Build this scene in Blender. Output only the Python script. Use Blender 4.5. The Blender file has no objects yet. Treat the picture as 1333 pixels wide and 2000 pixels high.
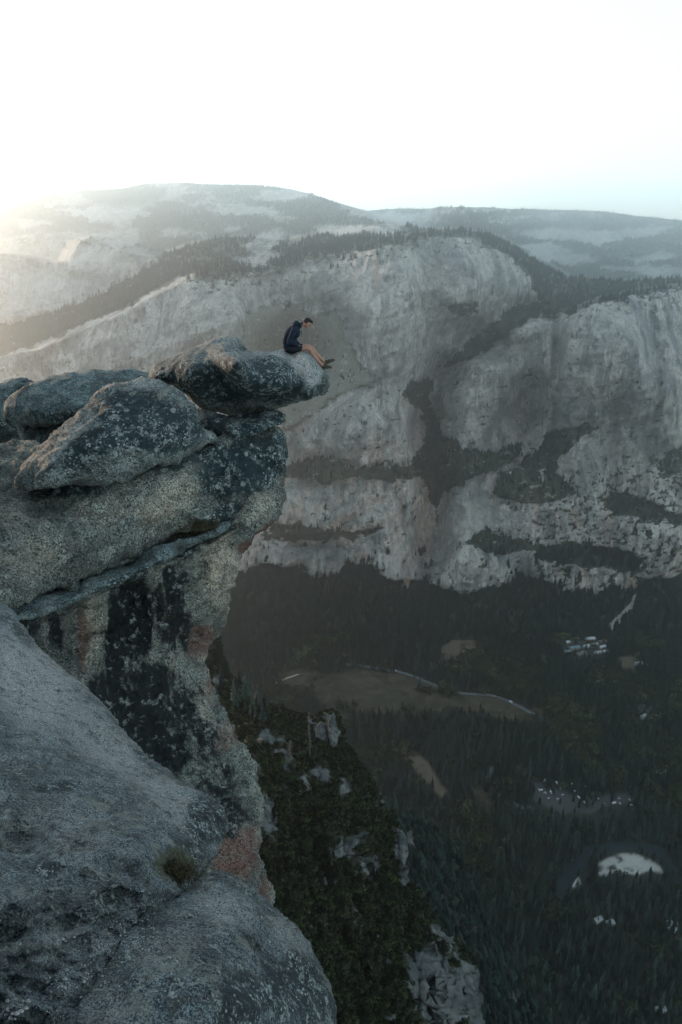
import bpy, math, random
import numpy as np
from mathutils import Vector, Matrix
R = math.radians
scene = bpy.context.scene
COL = scene.collection

# ------------------------------------------------------------------ camera
PITCH = R(19.5); FPX = 1556.0; CX, CY = 666.5, 1000.0     # focal length in pixels of the 1333x2000 photo
cam_d = bpy.data.cameras.new('camera'); cam = bpy.data.objects.new('camera', cam_d); COL.objects.link(cam)
cam_d.sensor_fit = 'VERTICAL'; cam_d.sensor_height = 36.0; cam_d.lens = FPX / 2000 * 36.0
cam_d.clip_start = 0.1; cam_d.clip_end = 60000
cam.rotation_euler = (R(90) - PITCH, 0, 0)
scene.camera = cam

# ------------------------------------------------------------------ sky, sun, exposure
SUN_EL, SUN_AZ = R(5), R(-45)          # azimuth from +Y, negative is to the left
w = bpy.data.worlds.new('World'); scene.world = w; w.use_nodes = True
wn = w.node_tree; wn.nodes.clear()
sky = wn.nodes.new('ShaderNodeTexSky'); sky.sky_type = 'NISHITA'; sky.sun_disc = False
sky.sun_elevation = SUN_EL; sky.sun_rotation = SUN_AZ; sky.altitude = 2200
sky.air_density = 1.0; sky.dust_density = 2.0; sky.ozone_density = 1.5
hsv = wn.nodes.new('ShaderNodeHueSaturation'); hsv.inputs['Saturation'].default_value = 0.6; hsv.inputs['Hue'].default_value = 0.485
bg = wn.nodes.new('ShaderNodeBackground'); bg.inputs['Strength'].default_value = 0.12
wo = wn.nodes.new('ShaderNodeOutputWorld')
wn.links.new(sky.outputs[0], hsv.inputs['Color']); veil = wn.nodes.new('ShaderNodeMix'); veil.data_type = 'RGBA'; veil.inputs[0].default_value = 0.45
veil.inputs[7].default_value = (2.8, 3.45, 3.75, 1)          # thin high cloud evens out the sky
wn.links.new(hsv.outputs[0], veil.inputs[6]); wn.links.new(veil.outputs[2], bg.inputs['Color'])
wn.links.new(bg.outputs[0], wo.inputs['Surface'])
sd = bpy.data.lights.new('sun', 'SUN'); sun = bpy.data.objects.new('sun', sd); COL.objects.link(sun)
sd.energy = 2.6; sd.angle = R(6.0); sd.color = (1.0, 0.70, 0.50)
sdir = Vector((math.sin(SUN_AZ) * math.cos(SUN_EL), math.cos(SUN_AZ) * math.cos(SUN_EL), math.sin(SUN_EL)))
sun.rotation_euler = sdir.to_track_quat('Z', 'Y').to_euler()
scene.view_settings.view_transform = 'Standard'; scene.view_settings.look = 'None'
scene.view_settings.gamma = 1.0; scene.view_settings.use_curve_mapping = False
scene.view_settings.exposure = 1.95
cy = scene.cycles
cy.use_denoising = True
cy.max_bounces = 4; cy.diffuse_bounces = 2; cy.glossy_bounces = 1; cy.transmission_bounces = 2
cy.volume_bounces = 1; cy.transparent_max_bounces = 8; cy.sample_clamp_indirect = 1.0; cy.sample_clamp_direct = 1.5
cy.use_light_tree = False

# ------------------------------------------------------------------ helpers
HAZE_DENSITY = 1.7e-4
FLOOR_Z = -950.0
SP, CP = math.sin(PITCH), math.cos(PITCH)

def ray(px, py):
    dx = (np.asarray(px, float) - CX) / FPX; dv = (CY - np.asarray(py, float)) / FPX
    return dx, CP + dv * SP, -SP + dv * CP

def at(px, py, Y):
    """world points seen at photo pixel px,py at forward distance Y"""
    a, b, c = ray(px, py)
    k = np.asarray(Y, float) / b
    return np.stack(np.broadcast_arrays(a * k, b * k, c * k), -1)

def project(P):
    P = np.asarray(P, float)
    d = P[..., 1] * CP - P[..., 2] * SP
    v = P[..., 1] * SP + P[..., 2] * CP
    return CX + FPX * P[..., 0] / d, CY - FPX * v / d, d

def _hash(ix, iy, iz, seed):
    h = (ix.astype(np.uint32) * np.uint32(374761393) + iy.astype(np.uint32) * np.uint32(668265263)
         + iz.astype(np.uint32) * np.uint32(2147483647) + np.uint32(seed * 974634777 & 0xffffffff))
    h = (h ^ (h >> np.uint32(13))) * np.uint32(1274126177)
    h = h ^ (h >> np.uint32(16))
    h = (h * np.uint32(2246822519)) ^ (h >> np.uint32(11))
    return h

_G = np.array([[1,1,0],[-1,1,0],[1,-1,0],[-1,-1,0],[1,0,1],[-1,0,1],[1,0,-1],[-1,0,-1],
               [0,1,1],[0,-1,1],[0,1,-1],[0,-1,-1],[1,1,0],[0,-1,1],[-1,1,0],[0,-1,-1]], np.float32)

def perlin(x, y, z, seed=0):
    x, y, z = np.broadcast_arrays(x, y, z)
    sh = x.shape
    x = x.ravel().astype(np.float64); y = y.ravel().astype(np.float64); z = z.ravel().astype(np.float64)
    ix = np.floor(x).astype(np.int64); iy = np.floor(y).astype(np.int64); iz = np.floor(z).astype(np.int64)
    fx = (x - ix).astype(np.float32); fy = (y - iy).astype(np.float32); fz = (z - iz).astype(np.float32)
    u = fx * fx * fx * (fx * (fx * 6 - 15) + 10); v = fy * fy * fy * (fy * (fy * 6 - 15) + 10); t = fz * fz * fz * (fz * (fz * 6 - 15) + 10)
    out = np.zeros(x.shape, np.float32)
    with np.errstate(over='ignore'):
        for i in (0, 1):
            wx = u if i else 1 - u
            for j in (0, 1):
                wy = v if j else 1 - v
                for k in (0, 1):
                    wz = t if k else 1 - t
                    g = _G[_hash(ix + i, iy + j, iz + k, seed) & np.uint32(15)]
                    out += wx * wy * wz * (g[:, 0] * (fx - i) + g[:, 1] * (fy - j) + g[:, 2] * (fz - k))
    return out.reshape(sh)

def fbm(x, y, z, octv=4, seed=0, gain=0.5, lac=2.03, ridged=False):
    s = 0.0; a = 1.0; n = 0.0
    for o in range(octv):
        p = perlin(x, y, z, seed + o * 17)
        if ridged: p = 1 - 2.2 * np.abs(p) - 0.5
        s = s + a * p; n += a
        x = x * lac + 3.1; y = y * lac + 1.7; z = z * lac + 5.3; a *= gain
    return s / n

def sstep(a, b, x):
    t = np.clip((x - a) / (b - a), 0, 1); return t * t * (3 - 2 * t)

def interp(pts, x):
    p = sorted(pts); return np.interp(x, [a[0] for a in p], [a[1] for a in p])

def poly_sd(poly, X, Y, closest=False):
    """signed distance to a closed polygon, positive inside"""
    P = np.asarray(poly, float); Q = np.roll(P, -1, 0)
    X = np.asarray(X, float); Y = np.asarray(Y, float)
    best = np.full(X.shape, 1e18); ins = np.zeros(X.shape, bool)
    bx = np.zeros(X.shape); by = np.zeros(X.shape)
    for (ax, ay), (cx, cy_) in zip(P, Q):
        ex, ey = cx - ax, cy_ - ay
        L = ex * ex + ey * ey
        if L < 1e-12: continue
        t = np.clip(((X - ax) * ex + (Y - ay) * ey) / L, 0, 1)
        qx = ax + t * ex; qy = ay + t * ey
        d = (X - qx) ** 2 + (Y - qy) ** 2
        m = d < best
        best = np.where(m, d, best)
        if closest: bx = np.where(m, qx, bx); by = np.where(m, qy, by)
        if ay != cy_:
            c = ((ay > Y) != (cy_ > Y)) & (X < (cx - ax) * (Y - ay) / (cy_ - ay) + ax)
            ins ^= c
    s = np.where(ins, 1, -1) * np.sqrt(best)
    return (s, bx, by) if closest else s

def smooth_poly(poly, step=6.0, rough=0.0, seed=0):
    """closed Catmull-Rom curve through the points"""
    P = np.asarray(poly, float); n = len(P); out = []
    for i in range(n):
        p0, p1, p2, p3 = P[i - 1], P[i], P[(i + 1) % n], P[(i + 2) % n]
        m = max(1, int(np.linalg.norm(p2 - p1) / step))
        for k in range(m):
            t = k / m
            out.append(0.5 * ((2 * p1) + (p2 - p0) * t + (2 * p0 - 5 * p1 + 4 * p2 - p3) * t * t + (3 * p1 - p0 - 3 * p2 + p3) * t ** 3))
    return np.array(out)

def new_mesh(name, V, F, smooth=True):
    me = bpy.data.meshes.new(name)
    V = np.asarray(V, np.float32); F = np.asarray(F, np.int32)
    k = F.shape[1]
    me.vertices.add(len(V)); me.vertices.foreach_set('co', V.ravel())
    me.loops.add(F.size); me.loops.foreach_set('vertex_index', F.ravel())
    me.polygons.add(len(F)); me.polygons.foreach_set('loop_start', np.arange(0, F.size, k, dtype=np.int32))
    me.polygons.foreach_set('loop_total', np.full(len(F), k, np.int32))
    me.update(calc_edges=True)
    me.polygons.foreach_set('use_smooth', np.full(len(F), smooth, bool))
    me.validate()
    return me

def attr(me, name, vals):
    a = me.attributes.new(name, 'FLOAT', 'POINT'); a.data.foreach_set('value', np.asarray(vals, np.float32).ravel())

def link(name, me, mat=None, parent=None, loc=(0, 0, 0)):
    o = bpy.data.objects.new(name, me); COL.objects.link(o); o.location = loc
    if mat is not None and me is not None:
        for m in (mat if isinstance(mat, (list, tuple)) else [mat]): me.materials.append(m)
    if parent is not None: o.parent = parent
    return o

def tag(o, label=None, cat=None, group=None, kind=None):
    if label: o['label'] = label
    if cat: o['category'] = cat
    if group: o['group'] = group
    if kind: o['kind'] = kind
    return o

def empty(name, loc=(0, 0, 0), rz=0.0):
    o = bpy.data.objects.new(name, None); COL.objects.link(o); o.location = loc; o.rotation_euler = (0, 0, rz)
    return o

# ------------------------------------------------------------------ node helpers
class NT:
    def __init__(s, name, rough=0.9):
        s.m = bpy.data.materials.new(name); s.m.use_nodes = True; s.t = s.m.node_tree
        s.b = s.t.nodes['Principled BSDF']; s.b.inputs['Roughness'].default_value = rough
        s.b.inputs['Specular IOR Level'].default_value = 0.25
        s._obj = None
    def n(s, ty): return s.t.nodes.new(ty)
    def l(s, a, b): s.t.links.new(a, b)
    def _in(s, sock, v):
        if isinstance(v, (int, float)): sock.default_value = v
        elif isinstance(v, (tuple, list)):
            sock.default_value = tuple(v) if len(v) == len(sock.default_value) else tuple(v) + (1,)
        else: s.l(v, sock)
    def co(s, scale=(1, 1, 1)):
        if s._obj is None: s._obj = s.n('ShaderNodeTexCoord').outputs['Object']
        if scale == (1, 1, 1): return s._obj
        m = s.n('ShaderNodeVectorMath'); m.operation = 'MULTIPLY'; s.l(s._obj, m.inputs[0]); m.inputs[1].default_value = scale
        return m.outputs[0]
    def noise(s, scale, detail=4, rough=0.55, vec=None, dist=0.0):
        n = s.n('ShaderNodeTexNoise'); n.inputs['Scale'].default_value = scale; n.inputs['Detail'].default_value = detail
        n.inputs['Roughness'].default_value = rough; n.inputs['Distortion'].default_value = dist
        s.l(vec if vec is not None else s.co(), n.inputs['Vector']); return n.outputs['Fac']
    def vor(s, scale, vec=None, feature='F1', out='Distance'):
        n = s.n('ShaderNodeTexVoronoi'); n.feature = feature; n.inputs['Scale'].default_value = scale
        s.l(vec if vec is not None else s.co(), n.inputs['Vector']); return n.outputs[out]
    def ramp(s, fac, a, b, lo=0.0, hi=1.0):
        n = s.n('ShaderNodeMapRange'); n.interpolation_type = 'SMOOTHSTEP'
        s._in(n.inputs[0], fac); s._in(n.inputs[1], a); s._in(n.inputs[2], b); n.inputs[3].default_value = lo; n.inputs[4].default_value = hi
        return n.outputs[0]
    def math(s, op, a, b=0.0, clamp=False):
        n = s.n('ShaderNodeMath'); n.operation = op; n.use_clamp = clamp; s._in(n.inputs[0], a); s._in(n.inputs[1], b); return n.outputs[0]
    def mix(s, fac, a, b):
        n = s.n('ShaderNodeMix'); n.data_type = 'RGBA'
        s._in(n.inputs[0], fac); s._in(n.inputs[6], a); s._in(n.inputs[7], b); return n.outputs[2]
    def mul(s, a, b):
        n = s.n('ShaderNodeMix'); n.data_type = 'RGBA'; n.blend_type = 'MULTIPLY'; n.inputs[0].default_value = 1
        s._in(n.inputs[6], a); s._in(n.inputs[7], b); return n.outputs[2]
    def gray(s, f):
        n = s.n('ShaderNodeCombineColor'); [s._in(n.inputs[i], f) for i in range(3)]; return n.outputs[0]
    def attr(s, name):
        n = s.n('ShaderNodeAttribute'); n.attribute_name = name; return n.outputs['Fac']
    def bump(s, h, dist, strength=1.0, prev=None):
        n = s.n('ShaderNodeBump'); n.inputs['Strength'].default_value = strength; n.inputs['Distance'].default_value = dist
        s.l(h, n.inputs['Height'])
        if prev is not None: s.l(prev, n.inputs['Normal'])
        return n.outputs[0]
    def done(s, color, normal=None):
        s._in(s.b.inputs['Base Color'], color)
        if normal is not None: s.l(normal, s.b.inputs['Normal'])
        return s.m

def plain(name, col, rough=0.8, metal=0.0, var=0.15, scale=20):
    t = NT(name, rough); t.b.inputs['Metallic'].default_value = metal
    f = t.noise(scale, 3); f = t.ramp(f, 0.3, 0.7, 1 - var, 1 + var)
    return t.done(t.mul(tuple(col) + (1,), t.gray(f)))

# ================================================================== MOUNTAINS: one terrain from the valley to the skyline
SKYLINE = [(-400,384),(-150,380),(0,376),(60,373),(150,372),(240,368),(290,358),(350,356),(400,360),(500,362),(570,370),(620,382),(680,402),
           (718,412),(760,408),(830,408),(890,404),(960,405),(1000,408),(1060,410),(1110,410),(1170,412),(1230,420),(1333,430),(1700,446)]
BOTTOM_PY = 1250.0
# ridge lines: (points, log distance jump at each point)
CRESTS = [
  ([(800,760,0),(850,738,.03),(900,712,.06),(960,680,.09),(1010,640,.12),(1050,612,.16),(1082,603,.2),(1100,607,.2),(1130,598,.22),(1180,580,.24),(1250,565,.26),(1333,555,.28),(1700,520,.3)]),
  ([(520,515,0),(600,492,.06),(700,468,.12),(800,458,.15),(880,447,.5),(960,457,.65),(1010,482,.75),(1060,513,.8),(1110,539,.8),(1213,549,.75),(1333,541,.75),(1700,520,.75)]),
  ([(560,375,0),(622,384,.12),(680,403,.4),(720,415,.42),(770,430,.4),(830,447,.36),(880,449,.2),(900,452,0)]),
  ([(-400,770,.32),(0,692,.3),(60,682,.3),(150,641,.28),(250,600,.26),(330,553,.24),(400,528,.16),(480,512,.08),(540,505,0)]),
  ([(-400,500,.6),(0,492,.6),(60,498,.6),(110,512,.6),(140,468,.6),(190,458,.6),(240,480,.6),(300,500,.6),(360,480,.6),(430,462,.66),(500,462,.62),(560,470,.55),(640,452,.45),(720,440,.45),(800,440,.45),(840,447,.3),(870,448,0)]),
]
# vegetation areas: (polygon, cover 0..1, slope in degrees)
VEG = [
  ([(-400,700),(0,640),(100,610),(180,580),(260,540),(330,500),(410,462),(470,500),(400,520),(330,552),(250,600),(150,640),(60,682),(0,692),(-400,760)], .95, 33),
  ([(478,610),(540,588),(580,600),(625,610),(662,602),(675,650),(700,705),(745,748),(690,762),(640,790),(600,822),(560,845),(540,800),(470,700)], .62, 42),
  ([(560,905),(620,892),(700,915),(760,905),(800,915),(815,880),(835,860),(845,930),(760,942),(700,928),(640,948),(600,938),(555,928)], .8, 35),
  ([(520,1022),(620,1030),(700,1035),(770,1028),(700,1050),(620,1058),(510,1056)], .75, 32),
  ([(795,745),(850,738),(838,790),(872,850),(905,882),(960,884),(1022,868),(1000,905),(930,932),(870,962),(852,1000),(828,960),(815,900),(832,850),(820,800),(785,768)], .85, 38),
  ([(860,725),(885,690),(930,655),(990,610),(1045,585),(1065,612),(1010,640),(960,680),(900,712)], .9, 35),
  ([(960,965),(978,930),(1048,880),(1068,845),(1150,825),(1165,835),(1115,875),(1085,915),(1130,965),(1070,988),(990,978)], .72, 40),
  ([(905,1062),(950,1035),(1000,1052),(1050,1062),(1060,1077),(950,1080)], .95, 30),
  ([(1045,1068),(1120,1058),(1200,1068),(1260,1090),(1245,1122),(1190,1108),(1100,1102),(1050,1094)], .95, 32),
  ([(1165,972),(1230,958),(1290,990),(1333,1000),(1333,1030),(1200,1006)], .85, 35),
  ([(1270,890),(1340,870),(1700,860),(1700,960),(1333,955),(1280,930)], .6, 42),
  ([(540,520),(620,488),(700,462),(800,452),(880,440),(960,450),(1060,508),(1111,536),(1213,545),(1333,538),(1700,515),(1700,560),(1333,565),(1180,590),(1110,615),(1060,620),(1048,580),(1035,545),(985,492),(930,468),(860,463),(800,476),(700,492),(600,508),(540,535)], .97, 24),
  ([(870,600),(900,590),(935,592),(930,612),(900,622)], .8, 40),
]
FOREST_FOOT = [(-400,1150),(400,1135),(455,1122),(500,1106),(530,1098),(560,1110),(600,1120),(640,1136),(670,1110),(720,1102),(760,1130),(800,1132),(850,1146),(900,1160),
               (960,1146),(1000,1140),(1040,1126),(1070,1134),(1100,1150),(1160,1162),(1200,1142),(1230,1160),(1260,1130),(1333,1122),(1700,1110)]
RIM = [(-400,470),(0,470),(140,455),(200,452),(300,500),(400,555),(480,545),(540,530),(600,512),(700,492),(800,476),(880,463),(960,475),(1010,500),(1050,545),(1075,600),(1100,610),(1180,588),(1333,563),(1700,540)]
SCREE = [([(1184,1232),(1192,1218),(1215,1196),(1232,1178),(1238,1182),(1222,1202),(1210,1220),(1192,1232)], 1),
         ([(1150,1160),(1165,1130),(1175,1105),(1182,1110),(1172,1135),(1160,1162)], .8), ([(1228,1190),(1240,1160),(1246,1162),(1236,1192)], .6),
         ([(785,1155),(790,1110),(800,1100),(806,1130),(796,1158)], .8), ([(1020,868),(1028,873),(960,900),(900,918),(872,944),(866,940),(920,908),(980,888)], .3),
         ([(870,990),(900,965),(960,975),(1000,1000),(940,1040),(880,1060),(850,1040)], .35)]

def terrain():
    nx, ny = 560, 330
    pxs = np.linspace(-200, 1540, nx)
    top = interp(SKYLINE, pxs) + 1.6 * fbm(pxs / 40, pxs * 0, pxs * 0 + .5, 4, 5)
    r = np.linspace(0, 1, ny) ** 0.86
    PX = np.repeat(pxs[None], ny, 0)
    PY = BOTTOM_PY + (top[None] - BOTTOM_PY) * r[:, None]
    # warp lookups so traced borders turn ragged
    wx = PX + 22 * fbm(PX / 34, PY / 34, PX * 0, 5, 11, .6); wy = PY + 16 * fbm(PX / 26, PY / 26, PX * 0 + 4, 5, 12, .6)
    veg = np.zeros_like(PX); slope = np.full_like(PX, 66.0)
    slope += 10 * fbm(PX / 70, PY / 50, PX * 0, 3, 77)
    # the high country above the rim: wooded slopes with bare granite
    above = sstep(-6, 10, interp(RIM, wx.ravel()).reshape(wx.shape) - wy)
    n1 = fbm(PX / 95, PY / 26, PX * 0, 5, 21)
    hc = sstep(-.16, .10, n1 + .05)
    veg = veg * (1 - above) + above * (0.25 + .75 * hc); slope = slope * (1 - above) + above * 19
    # bare patches on the mountain
    bare = np.zeros_like(PX)
    for (cx, cyy, rx, ry, k) in [(210,418,90,13,.9),(470,412,80,12,.8),(430,395,60,10,.5),(545,462,50,8,.6),(720,450,60,10,.7),(560,380,60,12,.5),(800,430,70,12,.6),
                            (1090,459,44,12,1.1),(1165,464,48,13,1.1),(1050,487,66,12,1),(1110,505,60,10,1),(770,425,50,12,.9),(700,452,70,12,.9),(900,412,90,7,.5),(1000,430,60,10,.4),(1250,455,70,12,.5),(1230,525,70,7,.6),(1290,500,40,8,.6),(230,470,50,9,.6),
                            (180,500,70,32,.95),(55,570,90,45,1.0),(150,590,80,45,.7),(-60,540,110,60,.9),(250,575,50,26,.65),(60,440,40,10,.4),(330,455,40,8,.4)]:
        q = 1 - ((wx - cx) / rx) ** 2 - ((wy - cyy) / ry) ** 2
        m = sstep(-.3, .55, q + 1.1 * fbm(PX / 14, PY / 6, PX * 0, 4, 31)) * k
        veg *= 1 - m; bare = np.maximum(bare, m)
        if cx < 320 and cyy > 480: slope = slope * (1 - m) + 50 * m
    # scattered brush over the cliffs of the right side
    br = sstep(860, 960, PY) * sstep(860, 1120, PX) * (1 - sstep(1140, 1165, PY))
    n2 = fbm(PX / 15, PY / 8, PX * 0, 6, 41, .62)
    veg = np.maximum(veg, br * sstep(.0, .16, n2 - .02) * .72)
    n3 = fbm(PX / 17, PY / 8, PX * 0, 4, 43)
    veg = np.maximum(veg, sstep(.17, .3, n3) * .55 * (1 - above) * sstep(560, 760, PY))
    upl = sstep(60, 0, wy - interp(RIM, wx.ravel()).reshape(wx.shape)) * (1 - above)
    veg = np.maximum(veg, upl * sstep(.05, .2, n3) * .6)
    for poly, c, sl in VEG:
        s = poly_sd(poly, wx, wy); m = sstep(-2.5, 3.5, s + 9 * n3)
        veg = np.maximum(veg, m * c); slope = slope * (1 - m) + sl * m
    veg = veg - .5 * sstep(.12, .34, fbm(PX / 30, PY / 9, PX * 0, 5, 47, .6)) * (veg > .3)
    foot = sstep(-2.5, 3, wy - interp(FOREST_FOOT, wx.ravel()).reshape(wx.shape))
    veg = np.maximum(veg, foot); slope = slope * (1 - foot) + 27 * foot
    scree = np.zeros_like(PX)
    for poly, k in SCREE:
        m = sstep(-2, 2, poly_sd(poly, wx * .3 + PX * .7, wy * .3 + PY * .7)) * k
        scree = np.maximum(scree, m)
    veg *= 1 - np.minimum(1, scree * 1.3)
    # the left mountain is gentle, the far range gentler
    # integrate distance upwards column by column
    Y = np.zeros_like(PX)
    ang = PITCH + np.arctan((PY - CY) / FPX)
    Y[0] = -FLOOR_Z / np.tan(ang[0])
    k = np.ones(9) / 9
    sl = slope.copy()
    for i in range(ny):                                       # soften sideways so neighbours agree
        sl[i] = np.convolve(np.pad(slope[i], 4, 'edge'), k, 'valid')
    lg = np.log(Y[0])
    crest = []
    for pts in CRESTS:
        cxs = [p[0] for p in pts]
        cy_ = np.interp(pxs, cxs, [p[1] for p in pts], left=-999, right=-999)
        cj = np.interp(pxs, cxs, [p[2] for p in pts], left=0, right=0)
        cy_ = cy_ + np.where(cy_ > 0, 2.0 * fbm(pxs / 25, pxs * 0, pxs * 0 + 2, 4, 8), 0)
        crest.append((cy_, cj))
    for i in range(1, ny):
        dphi = ang[i - 1] - ang[i]; a = ang[i]
        d = dphi / np.cos(a) ** 2 / (np.tan(np.radians(sl[i])) + np.tan(a))
        lg = lg + np.clip(d, 0, .05)
        for cy_, cj in crest:
            hit = (PY[i - 1] >= cy_) & (PY[i] < cy_)
            lg = lg + np.where(hit, cj, 0)
        Y[i] = np.exp(lg)
    kk = np.exp(-np.linspace(-2, 2, 15) ** 2); kk /= kk.sum()
    LY = np.log(Y)
    SM = np.stack([np.convolve(np.pad(LY[i], 7, 'edge'), kk, 'valid') for i in range(ny)])
    LY = SM
    # broad relief of the walls: buttresses and gullies
    for (cx, cyy, rx, ry, a) in [(1050,612,60,26,.03),(960,680,60,30,.035),(880,735,50,34,.035),(835,800,36,60,.04),(835,930,40,80,.02),(815,1090,36,70,.015),(890,545,120,80,-.045),(690,845,95,80,-.05),(620,560,90,60,-.02),(760,640,90,90,-.03),(870,700,40,50,.03),(850,1030,40,100,.045),(1035,790,46,80,.05),(1090,690,12,70,.03),(600,1060,60,14,.02),(905,640,40,30,.03),(960,750,50,60,-.015),(1210,690,90,130,-.05),
                             (1100,720,36,80,-.02),(1320,800,60,130,-.02),(640,990,90,60,-.02),(930,1110,80,50,-.02),(1290,1050,60,60,-.025),(560,700,70,60,.04),(430,640,90,60,-.03),(240,700,120,80,-.03),(820,830,30,60,.035),(1150,560,40,30,.02)]:
        LY = LY + 2.1 * a * np.exp(-((PX - cx) / rx) ** 2 - ((PY - cyy) / ry) ** 2)
    Y = np.exp(LY)
    W = at(PX, PY, Y)
    cliff = sstep(38, 58, sl) * (1 - above)
    x, y, z = W[..., 0], W[..., 1], W[..., 2]
    rel = (46 * fbm(x / 95, y / 400, z / 330, 4, 61, ridged=True) + 115 * fbm(x / 300, y / 600, z / 420, 3, 62)
           + 17 * fbm(x / 30, y / 200, z / 90, 4, 63, ridged=True) + 9 * fbm(x / 30, y / 60, z / 24, 4, 66)) * cliff
    # diagonal ledges
    rel += 30 * cliff * fbm((x + z * .6) / 220, y / 900, (z - x * .35) / 34, 4, 64)
    rel += (1 - cliff) * (22 * fbm(x / 170, y / 170, z / 170, 4, 65)) * (y / 2500)
    Y = Y - rel * np.clip((1240 - PY) / 60, 0, 1)
    W = at(PX, PY, Y)
    # the land falls away behind the skyline
    last = W[-1]
    back = [last + np.array([0, 350, -60]), last + np.array([0, 1500, -420])]
    V = np.concatenate([W.reshape(-1, 3)] + back)
    rows = ny + 2
    idx = np.arange(rows * nx).reshape(rows, nx)
    F = np.stack([idx[:-1, :-1], idx[:-1, 1:], idx[1:, 1:], idx[1:, :-1]], -1).reshape(-1, 4)
    global MT_BOX; MT_BOX = (V.min(0), V.max(0))
    me = new_mesh('granite_mountains', V, F)
    ex = lambda A: np.concatenate([A.ravel(), A[-1], A[-1]])
    attr(me, 'veg', ex(veg)); attr(me, 'scree', ex(scree)); attr(me, 'cliff', ex(cliff)); attr(me, 'bare', ex(bare)); attr(me, 'scrub', ex(np.maximum(sstep(-4, 10, poly_sd(VEG[1][0], PX, PY)), .5 * above)))
    gully_shade = np.zeros_like(PX)  # shade of gullies and alcoves painted into the rock colour
    for (cx, cyy, rx, ry, k_) in [(1035,800,18,50,.35),(985,770,12,40,.5),(1180,640,14,40,.3),(1250,800,50,60,.4),(800,1100,40,60,.35),(1100,700,8,70,.6),(1085,650,10,50,.5),(640,1090,90,30,.3),(1040,620,60,10,0)]:
        gully_shade = np.maximum(gully_shade, k_ * np.exp(-((wx - cx) / rx) ** 2 - ((wy - cyy) / ry) ** 2))
    attr(me, 'gully_shade', ex(gully_shade))
    # granite
    t = NT('granite_cliff', 0.95)
    v1 = t.noise(1 / 40, 8, .66, t.co((1, .5, .30)))
    v2 = t.noise(1 / 150, 6, .62, t.co((1, .5, .7)), 1.2)
    v3 = t.noise(1 / 11, 6, .66, t.co((1, .25, .05)))
    v4 = t.noise(1 / 26, 8, .74, None, .8)
    v5 = t.noise(1 / 90, 6, .7, None, 1.5)
    v6 = t.noise(1 / 60, 6, .6, t.co((1, .4, .5)), 2.5)
    v7 = t.noise(1 / 6, 4, .8)
    col = t.mix(t.ramp(v1, .38, .62), (.30, .29, .275), (.56, .53, .49))
    col = t.mix(t.math('MULTIPLY', t.ramp(v3, .49, .57), t.ramp(v2, .45, .56)), col, (.70, .67, .63))
    col = t.mix(t.ramp(v4, .54, .62, 0, .5), col, (.14, .148, .15))
    col = t.mix(t.ramp(v5, .52, .58, 0, .6), col, (.64, .60, .55))
    col = t.mix(t.ramp(v2, .40, .47, .6, 0), col, (.19, .205, .215))
    col = t.mix(t.math('MULTIPLY', t.ramp(v3, .51, .57), t.ramp(v5, .50, .44, 0, .8)), col, (.11, .12, .125))
    crack = t.ramp(t.math('ABSOLUTE', t.math('SUBTRACT', v6, .5)), .002, .012, .75, 0)
    col = t.mix(crack, col, (.07, .078, .082))
    col = t.mix(t.ramp(v7, .42, .58, .18, 0), col, (.05, .055, .06))
    col = t.mix(t.math('MULTIPLY', t.attr('bare'), t.ramp(v4, .3, .6, .9, .3)), col, (.70, .68, .66))
    col = t.mix(t.math('MULTIPLY', t.attr('gully_shade'), t.ramp(v1, .36, .62, .25, .85)), col, (.085, .095, .11))
    col = t.mix(t.math('MULTIPLY', t.attr('scree'), t.ramp(v4, .3, .6)), col, (.42, .41, .38))
    g = t.noise(1 / 18, 6, .75); g2 = t.noise(1 / 60, 4)
    gc = t.mix(t.ramp(g2, .35, .65), (.028, .040, .028), (.062, .068, .046))
    gc = t.mix(t.math('MULTIPLY', t.attr('scrub'), t.ramp(g, .35, .6, .5, 1)), gc, (.27, .265, .225))
    vm = t.ramp(t.math('ADD', t.attr('veg'), t.math('MULTIPLY', t.math('SUBTRACT', g, .5), 2.6)), .34, .52)
    col = t.mix(vm, col, gc)
    b = t.bump(v1, 26, 1.0); b = t.bump(v4, 14, 1.0, b); b = t.bump(v3, 5, 1.0, b)
    mat = t.done(col, b)
    o = link('mountain_terrain', me, mat); tag(o, kind='structure')
    # forest sample points
    rng = np.random.default_rng(5)
    A = W[:-1, :-1]; B = W[:-1, 1:]; C = W[1:, :-1]
    area = np.linalg.norm(np.cross(B - A, C - A), axis=-1)
    vg = (veg + .7 * fbm(x / 60, y / 60, z / 60, 4, 91))[:-1, :-1]
    ok = sstep(.45, .75, vg)
    pyc = PY[:-1, :-1]; yy = Y[:-1, :-1]
    jump = (np.log(Y[1:, :-1]) - np.log(Y[:-1, :-1])) < .03
    dens = np.where(pyc > 1080, 1 / 60., 1 / 80.) * np.clip((3300 / yy) ** 1.2, .25, 1)
    brush = (poly_sd(VEG[1][0], PX, PY) > -5)[:-1, :-1]
    dens = np.where(brush, dens * .12, dens)
    n = rng.poisson(np.clip(np.minimum(area, 4000) * dens * ok * jump, 0, 20))
    ii, jj = np.nonzero(n)
    rep = np.repeat(np.arange(len(ii)), n[ii, jj]); ii = ii[rep]; jj = jj[rep]
    u, v_ = rng.random(len(ii))[:, None], rng.random(len(ii))[:, None]
    P = A[ii, jj] + u * (B[ii, jj] - A[ii, jj]) + v_ * (C[ii, jj] - A[ii, jj])
    hs = np.where(PY[ii, jj] > 1080, 24., 13.) * np.where(PY[ii, jj] < 620, 1.35, 1)
    hs = np.where((PY[ii, jj] < 1000) & (PY[ii, jj] > 640), 13.0, hs)
    hs = hs * rng.uniform(.6, 1.25, len(hs))
    return P, hs
MT_PTS, MT_H = terrain()


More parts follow.
